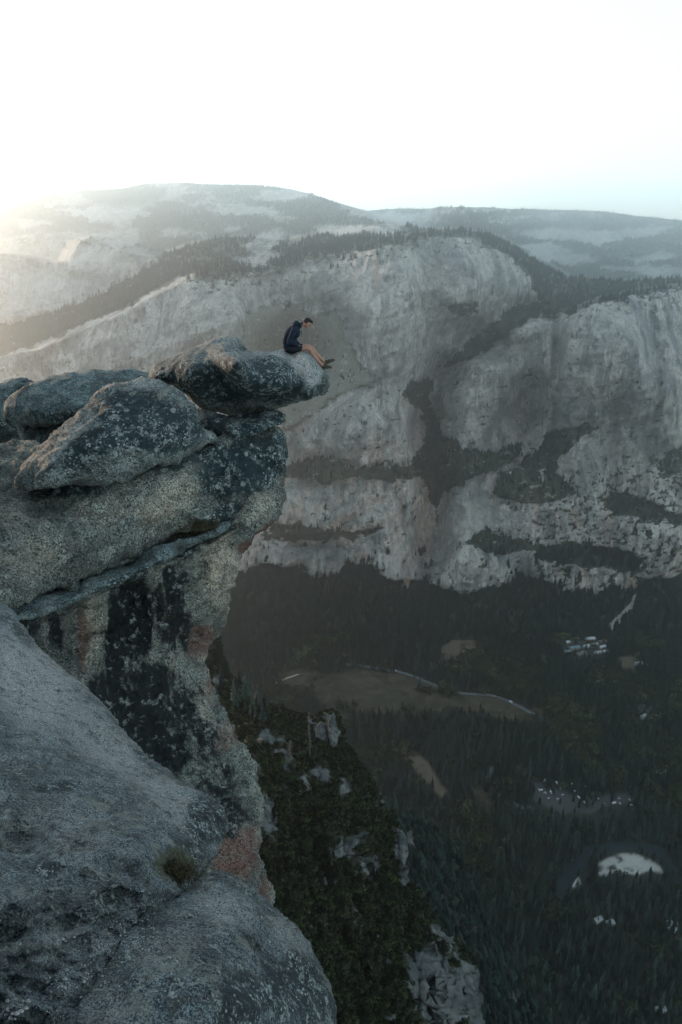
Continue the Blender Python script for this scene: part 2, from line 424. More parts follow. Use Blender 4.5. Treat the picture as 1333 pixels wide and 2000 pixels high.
# ================================================================== ROCKS IN THE FOREGROUND
def rbf(pts, X, Y):
    """smooth surface through (px, py, value) points"""
    p = np.array(pts, float); n = len(p)
    def k(r): return r ** 1.5
    D = np.hypot(p[:, None, 0] - p[None, :, 0], p[:, None, 1] - p[None, :, 1]) / 100
    A = np.zeros((n + 3, n + 3)); A[:n, :n] = k(D) + np.eye(n) * .03
    A[:n, n] = 1; A[:n, n + 1:] = p[:, :2] / 100; A[n, :n] = 1; A[n + 1:, :n] = p[:, :2].T / 100
    c = np.linalg.solve(A, np.concatenate([p[:, 2], np.zeros(3)]))
    out = c[n] + c[n + 1] * X / 100 + c[n + 2] * Y / 100
    for i in range(n): out = out + c[i] * k(np.hypot(X - p[i, 0], Y - p[i, 1]) / 100)
    return out

def blob(X, Y, items, seed=0):
    """paint amount from soft ellipses (cx, cy, rx, ry, angle, k)"""
    out = np.zeros_like(X)
    for cx, cy_, rx, ry, an, k in items:
        c, s = math.cos(R(an)), math.sin(R(an)); u = (X - cx) * c + (Y - cy_) * s; v = -(X - cx) * s + (Y - cy_) * c
        m = k * sstep(0, .9, 1.25 - np.hypot(u / rx, v / ry))
        out = np.maximum(out, m)
    return out

def rock_solid(name, outline, depth, step, round_m, back, mat, paint, amps, seed, rough_px=2.0, extra=None):
    """closed stone: traced outline, surface distance from control points, rounded rim, real thickness behind"""
    op = smooth_poly(outline, 8)
    mx, my = op[:, 0], op[:, 1]
    kx = np.arange(len(op)) * .31
    op = op + rough_px * np.stack([fbm(mx / 26, my / 26, mx * 0 + seed, 4, seed), fbm(mx / 26, my / 26, mx * 0 + seed + 9, 4, seed + 1)], -1) * 2.2
    x0, y0 = op.min(0) - step * 2; x1, y1 = op.max(0) + step * 2
    gx = np.arange(x0, x1, step); gy = np.arange(y0, y1, step)
    X, Y = np.meshgrid(gx, gy)
    s, bx, by = poly_sd(op, X, Y, True)
    snap = (s < step * .35) & (s > -step * 1.3)
    use = s > -step * 1.3
    X = np.where(snap, bx, X); Y = np.where(snap, by, Y); s = np.where(snap, 0, s)
    D = rbf(depth, X, Y)
    if extra is not None: D = D + extra(X, Y)
    m2 = D / FPX * np.clip(s, 0, None)                     # metres in from the rim
    q = np.clip(m2 / round_m, 0, 1)
    rim = round_m * (1 - np.sqrt(1 - (1 - q) ** 2))
    front = D + rim
    bD = D + round_m + np.maximum(back * np.sqrt(np.clip(1 - (1 - np.clip(m2 / (back * .9), 0, 1)) ** 2, 0, 1)), 0)
    edge = s <= 0
    bD = np.where(edge, front, bD)
    inner = use[:-1, :-1] & use[:-1, 1:] & use[1:, 1:] & use[1:, :-1]
    allsn = snap[:-1, :-1] & snap[:-1, 1:] & snap[1:, 1:] & snap[1:, :-1]
    inner &= ~allsn
    nyy, nxx = X.shape
    id0 = np.arange(nyy * nxx).reshape(nyy, nxx); id1 = np.where(edge, id0, id0 + nyy * nxx)
    Ff = np.stack([id0[:-1, :-1], id0[1:, :-1], id0[1:, 1:], id0[:-1, 1:]], -1)[inner]
    c = slice(None)
    Fb = np.stack([id1[:-1, :-1], id1[:-1, 1:], id1[1:, 1:], id1[1:, :-1]], -1)[inner]
    Wf = at(X, Y, front).reshape(-1, 3); Wb = at(X, Y, bD).reshape(-1, 3)
    V = np.concatenate([Wf, Wb]); F = np.concatenate([Ff, Fb])
    # keep used vertices
    u, inv = np.unique(F, return_inverse=True); V = V[u]; F = inv.reshape(-1, 4)
    PXv = np.concatenate([X.ravel(), X.ravel()])[u]; PYv = np.concatenate([Y.ravel(), Y.ravel()])[u]
    Sv = np.concatenate([s.ravel(), s.ravel()])[u]
    # displace along normals
    T = np.zeros_like(V)
    fn = np.cross(V[F[:, 2]] - V[F[:, 0]], V[F[:, 3]] - V[F[:, 1]])
    for i in range(4): np.add.at(T, F[:, i], fn)
    N = T / (np.linalg.norm(T, axis=1, keepdims=True) + 1e-9)
    a1, s1, a2, s2, a3, s3 = amps
    x, y, z = V.T
    h = a1 * fbm(x / s1, y / s1, z / s1, 4, seed + 3) * 2 + a2 * fbm(x / s2, y / s2, z / s2, 4, seed + 4, ridged=True) * 1.6 + a3 * fbm(x / s3, y / s3, z / s3, 4, seed + 5) * 2
    V = V + N * h[:, None]
    c0 = V.mean(0)
    me = new_mesh(name, V - c0, F)
    for nm in ('dark', 'lite', 'red', 'moss', 'streak'):
        it = paint.get(nm, [])
        base = paint.get(nm + '0', 0.0)
        attr(me, nm, np.maximum(blob(PXv, PYv, it), base) if it else np.full(len(V), base))
    return link(name, me, mat, loc=tuple(c0))

def stone_material(name, k, lt=((.20, .205, .195), (.38, .385, .37)), base=(.150, .178, .172), base2=(.064, .080, .082), fleck=(.22, .25, .24), dark=(.010, .019, .022)):
    """lichen-covered granite; k = size of the finest grain in metres"""
    t = NT(name, .92)
    n1 = t.noise(1 / (k * 60), 6, .6); n2 = t.noise(1 / (k * 9), 6, .72); n3 = t.noise(1 / (k * 2.2), 4, .8); n4 = t.noise(1 / (k * 22), 8, .7)
    ns = t.noise(1 / (k * 10), 7, .65, t.co((1, 1, .16)))
    vf = t.vor(1 / (k * 4.5)); vf2 = t.vor(1 / (k * 16))
    mm = t.math('ADD', t.math('MULTIPLY', n4, .38), t.math('ADD', t.math('MULTIPLY', n2, .34), t.math('MULTIPLY', n3, .28)))   # patchy at every size
    md = t.math('SUBTRACT', mm, .5)
    col = t.mix(t.ramp(n1, .35, .65), base2, base)
    col = t.mix(t.ramp(n3, .41, .59), t.mul(col, (.20, .23, .25, 1)), t.mul(col, (1.85, 1.85, 1.8, 1)))
    col = t.mix(t.ramp(n2, .50, .66, 0, .75), col, (.045, .052, .056))
    n5 = t.noise(1 / (k * 34), 7, .68, None, 1.4); n6 = t.noise(1 / (k * 90), 5, .6, None, 2.0)
    col = t.mix(t.ramp(n5, .50, .58, 0, .65), col, (.040, .044, .042))
    col = t.mix(t.ramp(n5, .46, .40, 0, .40), col, (.20, .195, .165))
    crk = t.ramp(t.math('ABSOLUTE', t.math('SUBTRACT', n6, .5)), .0008, .006, .85, 0)
    col = t.mix(crk, col, (.010, .011, .011))
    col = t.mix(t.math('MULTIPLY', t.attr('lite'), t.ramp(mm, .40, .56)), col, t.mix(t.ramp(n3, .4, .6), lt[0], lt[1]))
    rd = t.ramp(t.math('ADD', t.attr('red'), t.math('MULTIPLY', md, 4.2)), .30, .95, 0, .72)
    col = t.mix(rd, col, t.mix(t.ramp(n3, .35, .65), (.028, .014, .012), (.155, .064, .046)))
    n8 = t.noise(1 / (k * 1.1), 3, .9)
    col = t.mul(col, t.gray(t.ramp(n8, .40, .60, .62, 1.42)))
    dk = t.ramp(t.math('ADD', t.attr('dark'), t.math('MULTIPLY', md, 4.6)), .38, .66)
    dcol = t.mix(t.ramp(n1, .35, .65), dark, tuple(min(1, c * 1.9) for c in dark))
    fl = t.math('MULTIPLY', t.ramp(t.math('ADD', t.math('MULTIPLY', n2, .55), t.math('MULTIPLY', n3, .45)), .515, .545), t.ramp(n4, .44, .54))
    dcol = t.mix(t.math('MULTIPLY', fl, .8), dcol, fleck)
    sp = t.ramp(vf2, .15, .24, .8, 0)
    dcol = t.mix(t.math('MULTIPLY', sp, t.ramp(n2, .42, .52)), dcol, fleck)
    sp2 = t.ramp(vf, .20, .30, .95, 0)
    dcol = t.mix(t.math('MULTIPLY', sp2, t.ramp(t.math('ADD', t.math('MULTIPLY', n4, .6), t.math('MULTIPLY', n5, .4)), .47, .54)), dcol, tuple(1.25 * c for c in fleck))
    col = t.mix(dk, col, dcol)
    sk = t.ramp(t.math('ADD', t.attr('streak'), t.math('ADD', t.math('MULTIPLY', t.math('SUBTRACT', ns, .5), 1.6), t.math('MULTIPLY', md, 2.4))), .34, .62)
    scol = t.mix(t.math('MULTIPLY', t.ramp(n2, .53, .60), t.ramp(n4, .46, .58)), (.010, .013, .014), (.17, .19, .185))
    col = t.mix(sk, col, scol)
    ms = t.ramp(t.math('ADD', t.attr('moss'), t.math('MULTIPLY', md, 3.2)), .45, .85, 0, .85)
    col = t.mix(ms, col, t.mix(n3, (.030, .034, .018), (.075, .074, .045)))
    crb = t.bump(t.math('MULTIPLY', crk, -1.0), k * 2.5, 1.0)
    b = t.bump(n4, k * 7, .9, crb); b = t.bump(n2, k * 2.2, .9, b); b = t.bump(n3, k * .8, .8, b)
    return t.done(col, b)

ST_FAR = stone_material('boulder_granite', .020)
ST_TEAL = stone_material('weathered_granite', .018, base=(.100, .142, .148), base2=(.044, .070, .077))
ST_FACE = stone_material('face_granite', .020, lt=((.20, .180, .145), (.42, .375, .305)), base=(.140, .160, .142), base2=(.044, .055, .053))
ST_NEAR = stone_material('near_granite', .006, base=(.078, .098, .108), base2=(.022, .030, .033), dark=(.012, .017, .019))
EDGE = 'balanced boulders on the cliff edge'

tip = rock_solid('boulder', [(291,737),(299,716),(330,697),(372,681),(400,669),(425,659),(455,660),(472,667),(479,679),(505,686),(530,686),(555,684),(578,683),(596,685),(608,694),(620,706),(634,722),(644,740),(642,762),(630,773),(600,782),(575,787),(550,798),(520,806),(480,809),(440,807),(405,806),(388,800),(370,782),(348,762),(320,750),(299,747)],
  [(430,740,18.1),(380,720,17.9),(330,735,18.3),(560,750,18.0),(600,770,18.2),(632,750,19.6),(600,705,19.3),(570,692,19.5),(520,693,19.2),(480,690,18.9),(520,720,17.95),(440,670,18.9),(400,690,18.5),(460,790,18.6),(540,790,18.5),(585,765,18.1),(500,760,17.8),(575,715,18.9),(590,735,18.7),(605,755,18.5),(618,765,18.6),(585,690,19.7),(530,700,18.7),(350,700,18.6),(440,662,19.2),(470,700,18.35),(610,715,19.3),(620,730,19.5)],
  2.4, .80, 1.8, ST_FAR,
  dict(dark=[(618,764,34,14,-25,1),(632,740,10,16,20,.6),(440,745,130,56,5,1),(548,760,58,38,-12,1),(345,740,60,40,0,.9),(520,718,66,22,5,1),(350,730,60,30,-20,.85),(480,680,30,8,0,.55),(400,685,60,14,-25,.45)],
       dark0=.18, lite=[(612,730,22,30,-20,.75),(560,692,60,12,5,1),(600,712,34,16,50,1),(590,725,14,50,-38,1),(500,690,40,8,5,.7),(630,742,12,14,0,.6),(420,668,60,10,-10,.4)], lite0=.1),  # paler along the top, darker on the front and lower edge
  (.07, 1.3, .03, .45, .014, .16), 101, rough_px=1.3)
tag(tip, 'overhanging dark boulder with a pale top that the seated man is on', 'boulder', EDGE)

slab = rock_solid('boulder', [(385,800),(420,806),(440,812),(470,809),(520,802),(548,802),(557,812),(555,824),(530,838),(500,852),(460,864),(430,870),(405,872),(390,850),(380,820)],
  [(400,835,17.9),(450,835,17.6),(500,828,17.7),(545,815,18.2),(430,860,17.8),(470,812,18.3)], 2.6, .22, 1.6, ST_FAR,
  dict(dark=[(470,830,130,40,-10,1)], dark0=.4, lite0=.1), (.05, .7, .04, .3, .02, .14), 131)
tag(slab, 'thin speckled slab wedged right under the overhanging boulder', 'boulder', EDGE)

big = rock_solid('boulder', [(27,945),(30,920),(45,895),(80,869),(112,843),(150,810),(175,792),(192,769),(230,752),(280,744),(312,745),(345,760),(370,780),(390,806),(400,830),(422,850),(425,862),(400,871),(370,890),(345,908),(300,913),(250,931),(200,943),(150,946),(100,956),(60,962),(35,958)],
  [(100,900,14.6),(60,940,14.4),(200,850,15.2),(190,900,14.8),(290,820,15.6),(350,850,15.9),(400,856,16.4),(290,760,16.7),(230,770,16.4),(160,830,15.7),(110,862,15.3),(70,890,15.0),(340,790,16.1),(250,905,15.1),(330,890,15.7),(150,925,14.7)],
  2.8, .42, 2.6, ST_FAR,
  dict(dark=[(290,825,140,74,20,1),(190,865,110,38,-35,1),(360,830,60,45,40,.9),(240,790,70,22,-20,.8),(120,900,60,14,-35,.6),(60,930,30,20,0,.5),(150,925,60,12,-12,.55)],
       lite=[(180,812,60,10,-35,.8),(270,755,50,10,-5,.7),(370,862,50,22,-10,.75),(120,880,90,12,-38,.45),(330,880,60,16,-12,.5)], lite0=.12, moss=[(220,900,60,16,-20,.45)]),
  (.12, 1.2, .05, .45, .022, .16), 151)
tag(big, 'large dark speckled boulder shaped like a wedge, lowest and longest of the stacked boulders', 'boulder', EDGE)

bl = rock_solid('boulder', [(12,812),(20,782),(50,756),(100,735),(150,725),(220,721),(270,725),(310,735),(320,750),(290,765),(230,780),(190,800),(150,818),(100,829),(60,831),(38,829)],
  [(60,800,19.5),(150,790,19.5),(100,750,20.6),(200,735,21.2),(280,745,21.5),(60,770,20.0),(40,820,19.6),(120,815,19.4)], 3, .45, 3, ST_TEAL,
  dict(dark=[(120,812,120,14,-5,.55),(205,741,8,3,0,1)], dark0=.12, moss=[(120,780,130,40,-5,.25)]), (.10, 1.4, .03, .5, .02, .16), 171)
tag(bl, 'smooth grey-green boulder lying flat behind the large speckled wedge boulder', 'boulder', EDGE)
bs = rock_solid('boulder', [(30,824),(100,822),(200,800),(190,830),(140,860),(110,880),(62,880),(46,866)], [(60,845,20.2),(120,850,20.0),(160,825,20.2),(90,870,19.8)], 3, .25, 1.6, ST_TEAL,
  dict(dark0=.15), (.08, .9, .03, .4, .02, .16), 181)
tag(bs, 'stubby grey rock propping up the smooth grey-green boulder', 'boulder', EDGE)
fl_ = rock_solid('boulder', [(-90,790),(-60,765),(-10,757),(20,743),(45,740),(64,744),(73,752),(50,762),(28,778),(14,800),(14,826),(22,842),(-20,850),(-90,850)],
  [(-40,800,22),(0,800,22),(40,755,22.8),(0,770,22.5),(-60,840,21.8)], 3, .4, 2.5, ST_TEAL, dict(dark=[(55,745,20,5,0,.9),(0,830,40,14,0,.7)], dark0=.1), (.1, 1.2, .03, .4, .02, .16), 191)
tag(fl_, 'grey boulder cut by the left border, beyond the smooth grey-green one', 'boulder', EDGE)

fb = rock_solid('boulder', [(-90,815),(-30,812),(10,812),(40,822),(66,856),(60,895),(20,905),(-90,915)], [(-60,850,23.2),(20,845,22.4),(50,880,21.4),(-20,900,21.8)], 3, .4, 2.5, ST_TEAL, dict(dark0=.5), (.1, 1.2, .03, .4, .02, .16), 196)  # extra rock, its dark colour stands in for the crevice's shade
tag(fb, 'darkened rock added to fill the shaded gap below the boulder at the left border', 'boulder', EDGE)

# the cliff under the boulders: stacked joints of one granite wall
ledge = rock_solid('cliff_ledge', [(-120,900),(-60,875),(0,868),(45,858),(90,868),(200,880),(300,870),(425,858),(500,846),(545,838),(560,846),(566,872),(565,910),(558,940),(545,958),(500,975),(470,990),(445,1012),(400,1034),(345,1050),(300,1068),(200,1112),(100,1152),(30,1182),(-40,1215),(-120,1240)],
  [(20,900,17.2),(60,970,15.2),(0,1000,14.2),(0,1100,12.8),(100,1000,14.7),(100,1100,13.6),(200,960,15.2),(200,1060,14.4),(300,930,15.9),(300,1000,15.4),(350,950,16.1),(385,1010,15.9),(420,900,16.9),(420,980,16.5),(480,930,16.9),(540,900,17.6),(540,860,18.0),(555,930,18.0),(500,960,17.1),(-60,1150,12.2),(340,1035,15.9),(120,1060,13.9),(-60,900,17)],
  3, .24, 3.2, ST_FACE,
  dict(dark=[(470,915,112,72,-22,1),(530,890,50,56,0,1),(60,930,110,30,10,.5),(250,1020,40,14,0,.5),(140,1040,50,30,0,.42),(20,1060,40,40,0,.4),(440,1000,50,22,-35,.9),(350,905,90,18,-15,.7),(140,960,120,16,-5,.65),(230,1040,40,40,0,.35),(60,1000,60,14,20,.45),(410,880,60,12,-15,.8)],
       lite=[(330,975,85,42,-30,.75),(200,1000,90,40,-10,.35),(60,1090,90,60,0,.35),(30,1010,60,40,0,.35)],
       red=[(552,945,26,9,-65,.9),(330,985,20,8,0,.6),(300,912,60,10,-10,.5),(520,965,36,7,-20,.7)], moss=[(395,1028,26,12,-20,.9),(545,838,24,8,10,.9),(350,1042,20,8,-20,.8),(100,1120,40,20,0,.4)], dark0=.12, lite0=.1),
  (.16, 1.5, .08, .55, .03, .2), 211)
tag(ledge, 'thick granite ledge with a black lichen nose, under the stacked boulders', 'rock ledge', 'rock layers of the near cliff')

nose = rock_solid('granite_cliff', [(-60,1160),(30,1142),(120,1105),(230,1062),(300,1034),(345,1020),(400,1006),(445,990),(470,978),(505,965),(540,957),(548,975),(541,1003),(520,1032),(495,1052),(472,1075),(463,1100),(461,1125),(450,1160),(442,1195),(428,1232),(408,1256),(399,1285),(399,1320),(412,1350),(432,1395),(452,1430),(478,1468),(499,1520),(505,1575),(503,1640),(512,1690),(532,1722),(538,1752),(530,1790),(480,1800),(380,1780),(250,1700),(100,1500),(0,1330),(-60,1280)],
  [(540,980,17.3),(500,1010,16.8),(450,1040,16.4),(420,1090,16.2),(350,1070,15.9),(250,1120,14.9),(150,1160,14.0),(50,1195,13.2),(250,1140,15.7),(150,1180,14.9),(100,1230,14.6),(200,1250,15.3),(130,1300,14.2),(200,1400,14.6),(260,1330,15.2),(330,1200,15.9),(330,1300,15.8),(300,1450,14.9),(400,1180,16.4),(430,1200,17.0),(385,1260,16.9),(380,1330,16.4),(350,1400,15.4),(420,1430,15.6),(400,1500,14.6),(470,1520,15.2),(450,1600,13.6),(430,1680,12.6),(480,1700,13.2),(520,1740,13.8),(440,1760,12.4)],
  3, .42, 3.4, ST_FACE,
  dict(streak=[(224,1265,22,150,0,1),(286,1215,15,100,0,.85),(262,1200,48,130,0,.78),(335,1190,50,120,0,.66),(370,1110,70,60,-15,.4),(58,1215,30,46,0,1),(108,1225,22,46,-10,.75),(270,1400,90,80,35,1),(300,1460,90,60,20,1),(300,1335,70,60,0,.8),(355,1390,50,80,20,.6),(400,1450,50,80,0,.5),(420,1530,60,90,0,.5),(440,1590,70,60,0,.6),(200,1350,40,50,30,.8)],
       lite=[(430,1110,46,90,0,.95),(455,1180,16,60,20,.8),(176,1225,24,90,0,.95),(500,990,50,30,-40,.45),(185,1210,28,70,0,.55),(395,1390,22,60,0,.75),(340,1300,14,40,0,.7),(398,1290,12,50,0,.8),(300,1190,10,60,0,.4)],
       red=[(388,1250,50,44,-50,.85),(515,1030,46,10,-40,1),(478,1065,22,12,-50,1),(163,1250,14,80,0,.85),(440,1440,36,50,20,.6),(455,1660,60,80,20,.95),(515,1740,30,50,0,.8),(405,1330,12,50,0,.7),(545,975,8,22,0,.7)],
       dark=[(440,1015,40,10,-35,.8),(130,1140,160,14,-23,.5),(435,1550,70,60,0,.45),(370,1100,50,50,0,.45)], lite0=.1, dark0=.08, moss=[(370,1030,40,8,-20,.7),(195,1345,20,16,0,.5)]),
  (.18, 1.5, .10, .6, .035, .2), 231, extra=lambda X, Y: (lambda L: .62 * np.clip((L - Y) / 26, 0, 1.25) + .40 * sstep(0, 12, Y - L))(np.interp(X, [-60, 50, 130, 250, 330, 420, 470, 540], [1215, 1203, 1174, 1134, 1100, 1058, 1032, 990])) * sstep(520, 400, X))
tag(nose, 'overhanging granite face with black water streaks and rust-red patches below the ledge', 'cliff', 'rock layers of the near cliff')

shelf = rock_solid('rock_shelf', [(-60,1215),(0,1196),(50,1168),(130,1142),(230,1102),(320,1064),(400,1038),(438,1018),(452,1016),(450,1028),(420,1050),(340,1088),(250,1130),(150,1170),(80,1202),(30,1214),(-60,1244)],
  [(-60,1230,12.0),(40,1190,12.75),(150,1155,13.5),(250,1115,14.4),(350,1070,15.35),(440,1022,16.15),(150,1168,13.35),(340,1085,15.2),(160,1142,13.8),(250,1100,14.75),(345,1058,15.7)], 2.4, .20, 1.5, ST_TEAL,
  dict(dark0=.10, dark=[(250,1128,160,8,-24,.8)], lite0=.1), (.06, 1.0, .03, .35, .012, .12), 241, rough_px=1.8)
tag(shelf, 'narrow smooth grey-green shelf running diagonally under the thick ledge', 'rock ledge', 'rock layers of the near cliff')

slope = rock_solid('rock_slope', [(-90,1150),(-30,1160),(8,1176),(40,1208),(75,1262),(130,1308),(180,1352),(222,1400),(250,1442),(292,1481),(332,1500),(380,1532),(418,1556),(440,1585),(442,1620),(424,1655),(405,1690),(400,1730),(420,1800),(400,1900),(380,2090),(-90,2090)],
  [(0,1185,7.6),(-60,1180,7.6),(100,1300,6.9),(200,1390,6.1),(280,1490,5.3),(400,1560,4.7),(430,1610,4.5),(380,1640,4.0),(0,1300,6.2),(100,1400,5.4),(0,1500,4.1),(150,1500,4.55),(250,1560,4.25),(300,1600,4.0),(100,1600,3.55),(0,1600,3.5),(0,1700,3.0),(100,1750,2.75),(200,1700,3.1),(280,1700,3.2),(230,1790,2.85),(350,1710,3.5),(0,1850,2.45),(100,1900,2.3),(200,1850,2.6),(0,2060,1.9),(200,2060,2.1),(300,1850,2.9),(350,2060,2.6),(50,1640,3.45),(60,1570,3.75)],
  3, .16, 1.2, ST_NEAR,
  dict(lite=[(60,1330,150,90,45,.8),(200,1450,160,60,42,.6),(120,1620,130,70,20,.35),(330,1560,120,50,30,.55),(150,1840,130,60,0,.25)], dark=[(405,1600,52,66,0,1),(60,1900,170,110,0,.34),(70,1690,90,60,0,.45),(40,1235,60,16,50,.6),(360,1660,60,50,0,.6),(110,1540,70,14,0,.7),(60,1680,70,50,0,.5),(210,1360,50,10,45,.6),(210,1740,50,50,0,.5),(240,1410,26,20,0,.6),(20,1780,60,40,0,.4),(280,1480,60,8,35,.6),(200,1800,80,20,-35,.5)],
       moss=[(340,1690,50,45,0,1),(330,1570,40,14,0,.4),(60,1560,70,30,10,.35),(130,1640,160,60,20,.32)], lite0=.08, dark0=.27),  # low dark and moss amounts also stand in for shade toward the bottom
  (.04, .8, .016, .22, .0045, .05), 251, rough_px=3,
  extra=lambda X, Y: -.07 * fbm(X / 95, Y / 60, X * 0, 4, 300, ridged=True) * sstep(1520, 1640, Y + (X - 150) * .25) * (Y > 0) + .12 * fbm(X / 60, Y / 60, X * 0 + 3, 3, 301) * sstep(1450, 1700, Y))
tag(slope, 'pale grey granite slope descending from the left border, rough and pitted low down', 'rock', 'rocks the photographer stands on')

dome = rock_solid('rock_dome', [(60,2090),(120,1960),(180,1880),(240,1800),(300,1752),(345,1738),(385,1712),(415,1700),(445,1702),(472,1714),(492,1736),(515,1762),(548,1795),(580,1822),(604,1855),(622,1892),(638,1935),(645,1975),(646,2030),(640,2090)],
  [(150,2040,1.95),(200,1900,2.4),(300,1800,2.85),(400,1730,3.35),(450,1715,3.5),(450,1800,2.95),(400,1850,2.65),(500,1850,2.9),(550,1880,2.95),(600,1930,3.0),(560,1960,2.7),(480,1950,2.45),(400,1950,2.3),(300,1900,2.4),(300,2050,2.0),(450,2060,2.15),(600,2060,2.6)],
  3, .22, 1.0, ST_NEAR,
  dict(dark=[(560,1930,90,80,50,.85),(470,1960,70,90,0,.8),(600,1960,40,100,0,.7),(420,1712,80,12,0,.5),(395,1880,20,14,0,1),(310,1960,60,30,0,.45)], lite=[(440,1770,80,40,20,.55),(330,1850,90,40,-20,.4),(200,1960,70,50,0,.35),(560,1830,60,20,45,.5)], dark0=.34, moss=[(360,1880,80,60,0,.3)]),  # dark amounts mix lichen with painted shade near the bottom edge
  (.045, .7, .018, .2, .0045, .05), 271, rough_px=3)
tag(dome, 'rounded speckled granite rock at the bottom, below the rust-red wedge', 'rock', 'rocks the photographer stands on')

def shade_boulder(c, r, seed, label):  # unseen boulders added past the left border to keep sun off near rocks
    n = 64; th = np.linspace(0, math.pi, n // 2 + 1)[:, None]; ph = np.linspace(0, 2 * math.pi, n, endpoint=False)[None]
    D = np.stack([np.sin(th) * np.cos(ph), np.sin(th) * np.sin(ph), np.cos(th) + 0 * ph], -1)
    k = 1 + .55 * fbm(D[..., 0] * 1.1 + seed, D[..., 1] * 1.1, D[..., 2] * 1.3, 5, seed) + .10 * fbm(D[..., 0] * 4 + seed, D[..., 1] * 4, D[..., 2] * 4, 4, seed + 3, ridged=True)
    V = (D * k[..., None] * np.array(r)).reshape(-1, 3); m = n // 2 + 1
    i = np.arange(m * n).reshape(m, n); j = np.roll(i, -1, 1)
    me = new_mesh('boulder', V, np.stack([i[:-1], i[1:], j[1:], j[:-1]], -1).reshape(-1, 4))
    for nm, v in (('dark', .4), ('lite', .1), ('red', 0), ('moss', 0), ('streak', 0)): attr(me, nm, np.full(len(V), v))
    tag(link('boulder', me, ST_FAR, None, c), label, 'boulder', EDGE)
shade_boulder((-9.6, 11.2, -3.2), (3.3, 3.1, 4.2), 3, 'big dark boulder added out of view on the left to shade the pale slope')
shade_boulder((-12.6, 16.6, -4.0), (2.8, 3.2, 3.7), 5, 'tall dark boulder added out of view on the left to shade the stacked boulders')
shade_boulder((-7.6, 7.0, -3.3), (2.3, 2.3, 3.9), 12, 'nearest dark boulder added out of view on the left to block the low sun')

# ================================================================== VALLEY FLOOR
def floor_pt(px, py, dz=0.0):
    a, b, c = ray(px, py); k = (FLOOR_Z + dz) / c
    return np.stack([a * k, b * k, np.full_like(a * k, FLOOR_Z + dz)], -1)

MEADOWS = [  # (polygon in photo pixels, kind)
  ([(540,1312),(590,1306),(640,1318),(690,1306),(780,1317),(850,1338),(930,1356),(1000,1370),(1062,1384),(1062,1410),(1000,1406),(940,1398),(880,1384),(800,1398),(760,1394),(700,1390),(640,1378),(600,1352),(545,1334)], 'meadow'),
  ([(862,1288),(860,1268),(878,1252),(892,1242),(922,1246),(936,1262),(915,1272),(898,1288)], 'sand'),
  ([(1086,1248),(1120,1236),(1150,1230),(1180,1242),(1188,1256),(1184,1278),(1150,1282),(1120,1284),(1104,1270)], 'lot'),
  ([(1208,1284),(1222,1280),(1242,1284),(1250,1296),(1240,1306),(1216,1304)], 'sand'),
  ([(1240,1376),(1275,1372),(1290,1388),(1282,1402),(1246,1404)], 'lot'),
  ([(1272,1494),(1312,1492),(1318,1510),(1282,1514)], 'lot'),
  ([(782,1466),(812,1468),(836,1490),(862,1530),(884,1562),(860,1556),(826,1520),(796,1490)], 'sand'),
  ([(922,1548),(938,1532),(956,1560),(960,1584),(930,1584)], 'meadow'),
  ([(1034,1520),(1052,1526),(1072,1542),(1096,1538),(1112,1550),(1150,1562),(1182,1552),(1235,1548),(1240,1560),(1214,1570),(1180,1576),(1156,1588),(1120,1584),(1100,1592),(1070,1576),(1044,1566)], 'lot'),
  ([(1163,1706),(1168,1688),(1188,1674),(1214,1667),(1242,1669),(1270,1678),(1290,1692),(1294,1704),(1270,1700),(1240,1708),(1205,1702),(1180,1710)], 'bar'),
  ([(1092,1726),(1098,1714),(1124,1708),(1134,1726),(1122,1734)], 'bar'),
  ([(1118,1700),(1128,1680),(1150,1660),(1156,1668),(1140,1690),(1130,1704)], 'bar'),
  ([(1190,1656),(1210,1646),(1240,1648),(1260,1656),(1236,1654),(1206,1656)], 'bar'),
  ([(690,1404),(650,1384),(632,1380),(640,1388),(668,1402)], 'sand'),
]
ROADS = [([(672,1297),(700,1300),(745,1306),(790,1315),(850,1338),(885,1352),(960,1358),(985,1366),(1015,1380),(1055,1402),(1078,1420)], 9.0, 'road'),
         ([(536,1336),(560,1325),(584,1317)], 4.5, 'path'),
         ([(966,1496),(958,1510),(956,1530),(966,1548),(984,1560),(1004,1572),(1040,1578)], 10.0, 'road')]
RIVER = [(1090,1760),(1096,1738),(1108,1712),(1128,1690),(1150,1668),(1190,1654),(1240,1652),(1290,1668),(1312,1700),(1330,1740),(1380,1790)]

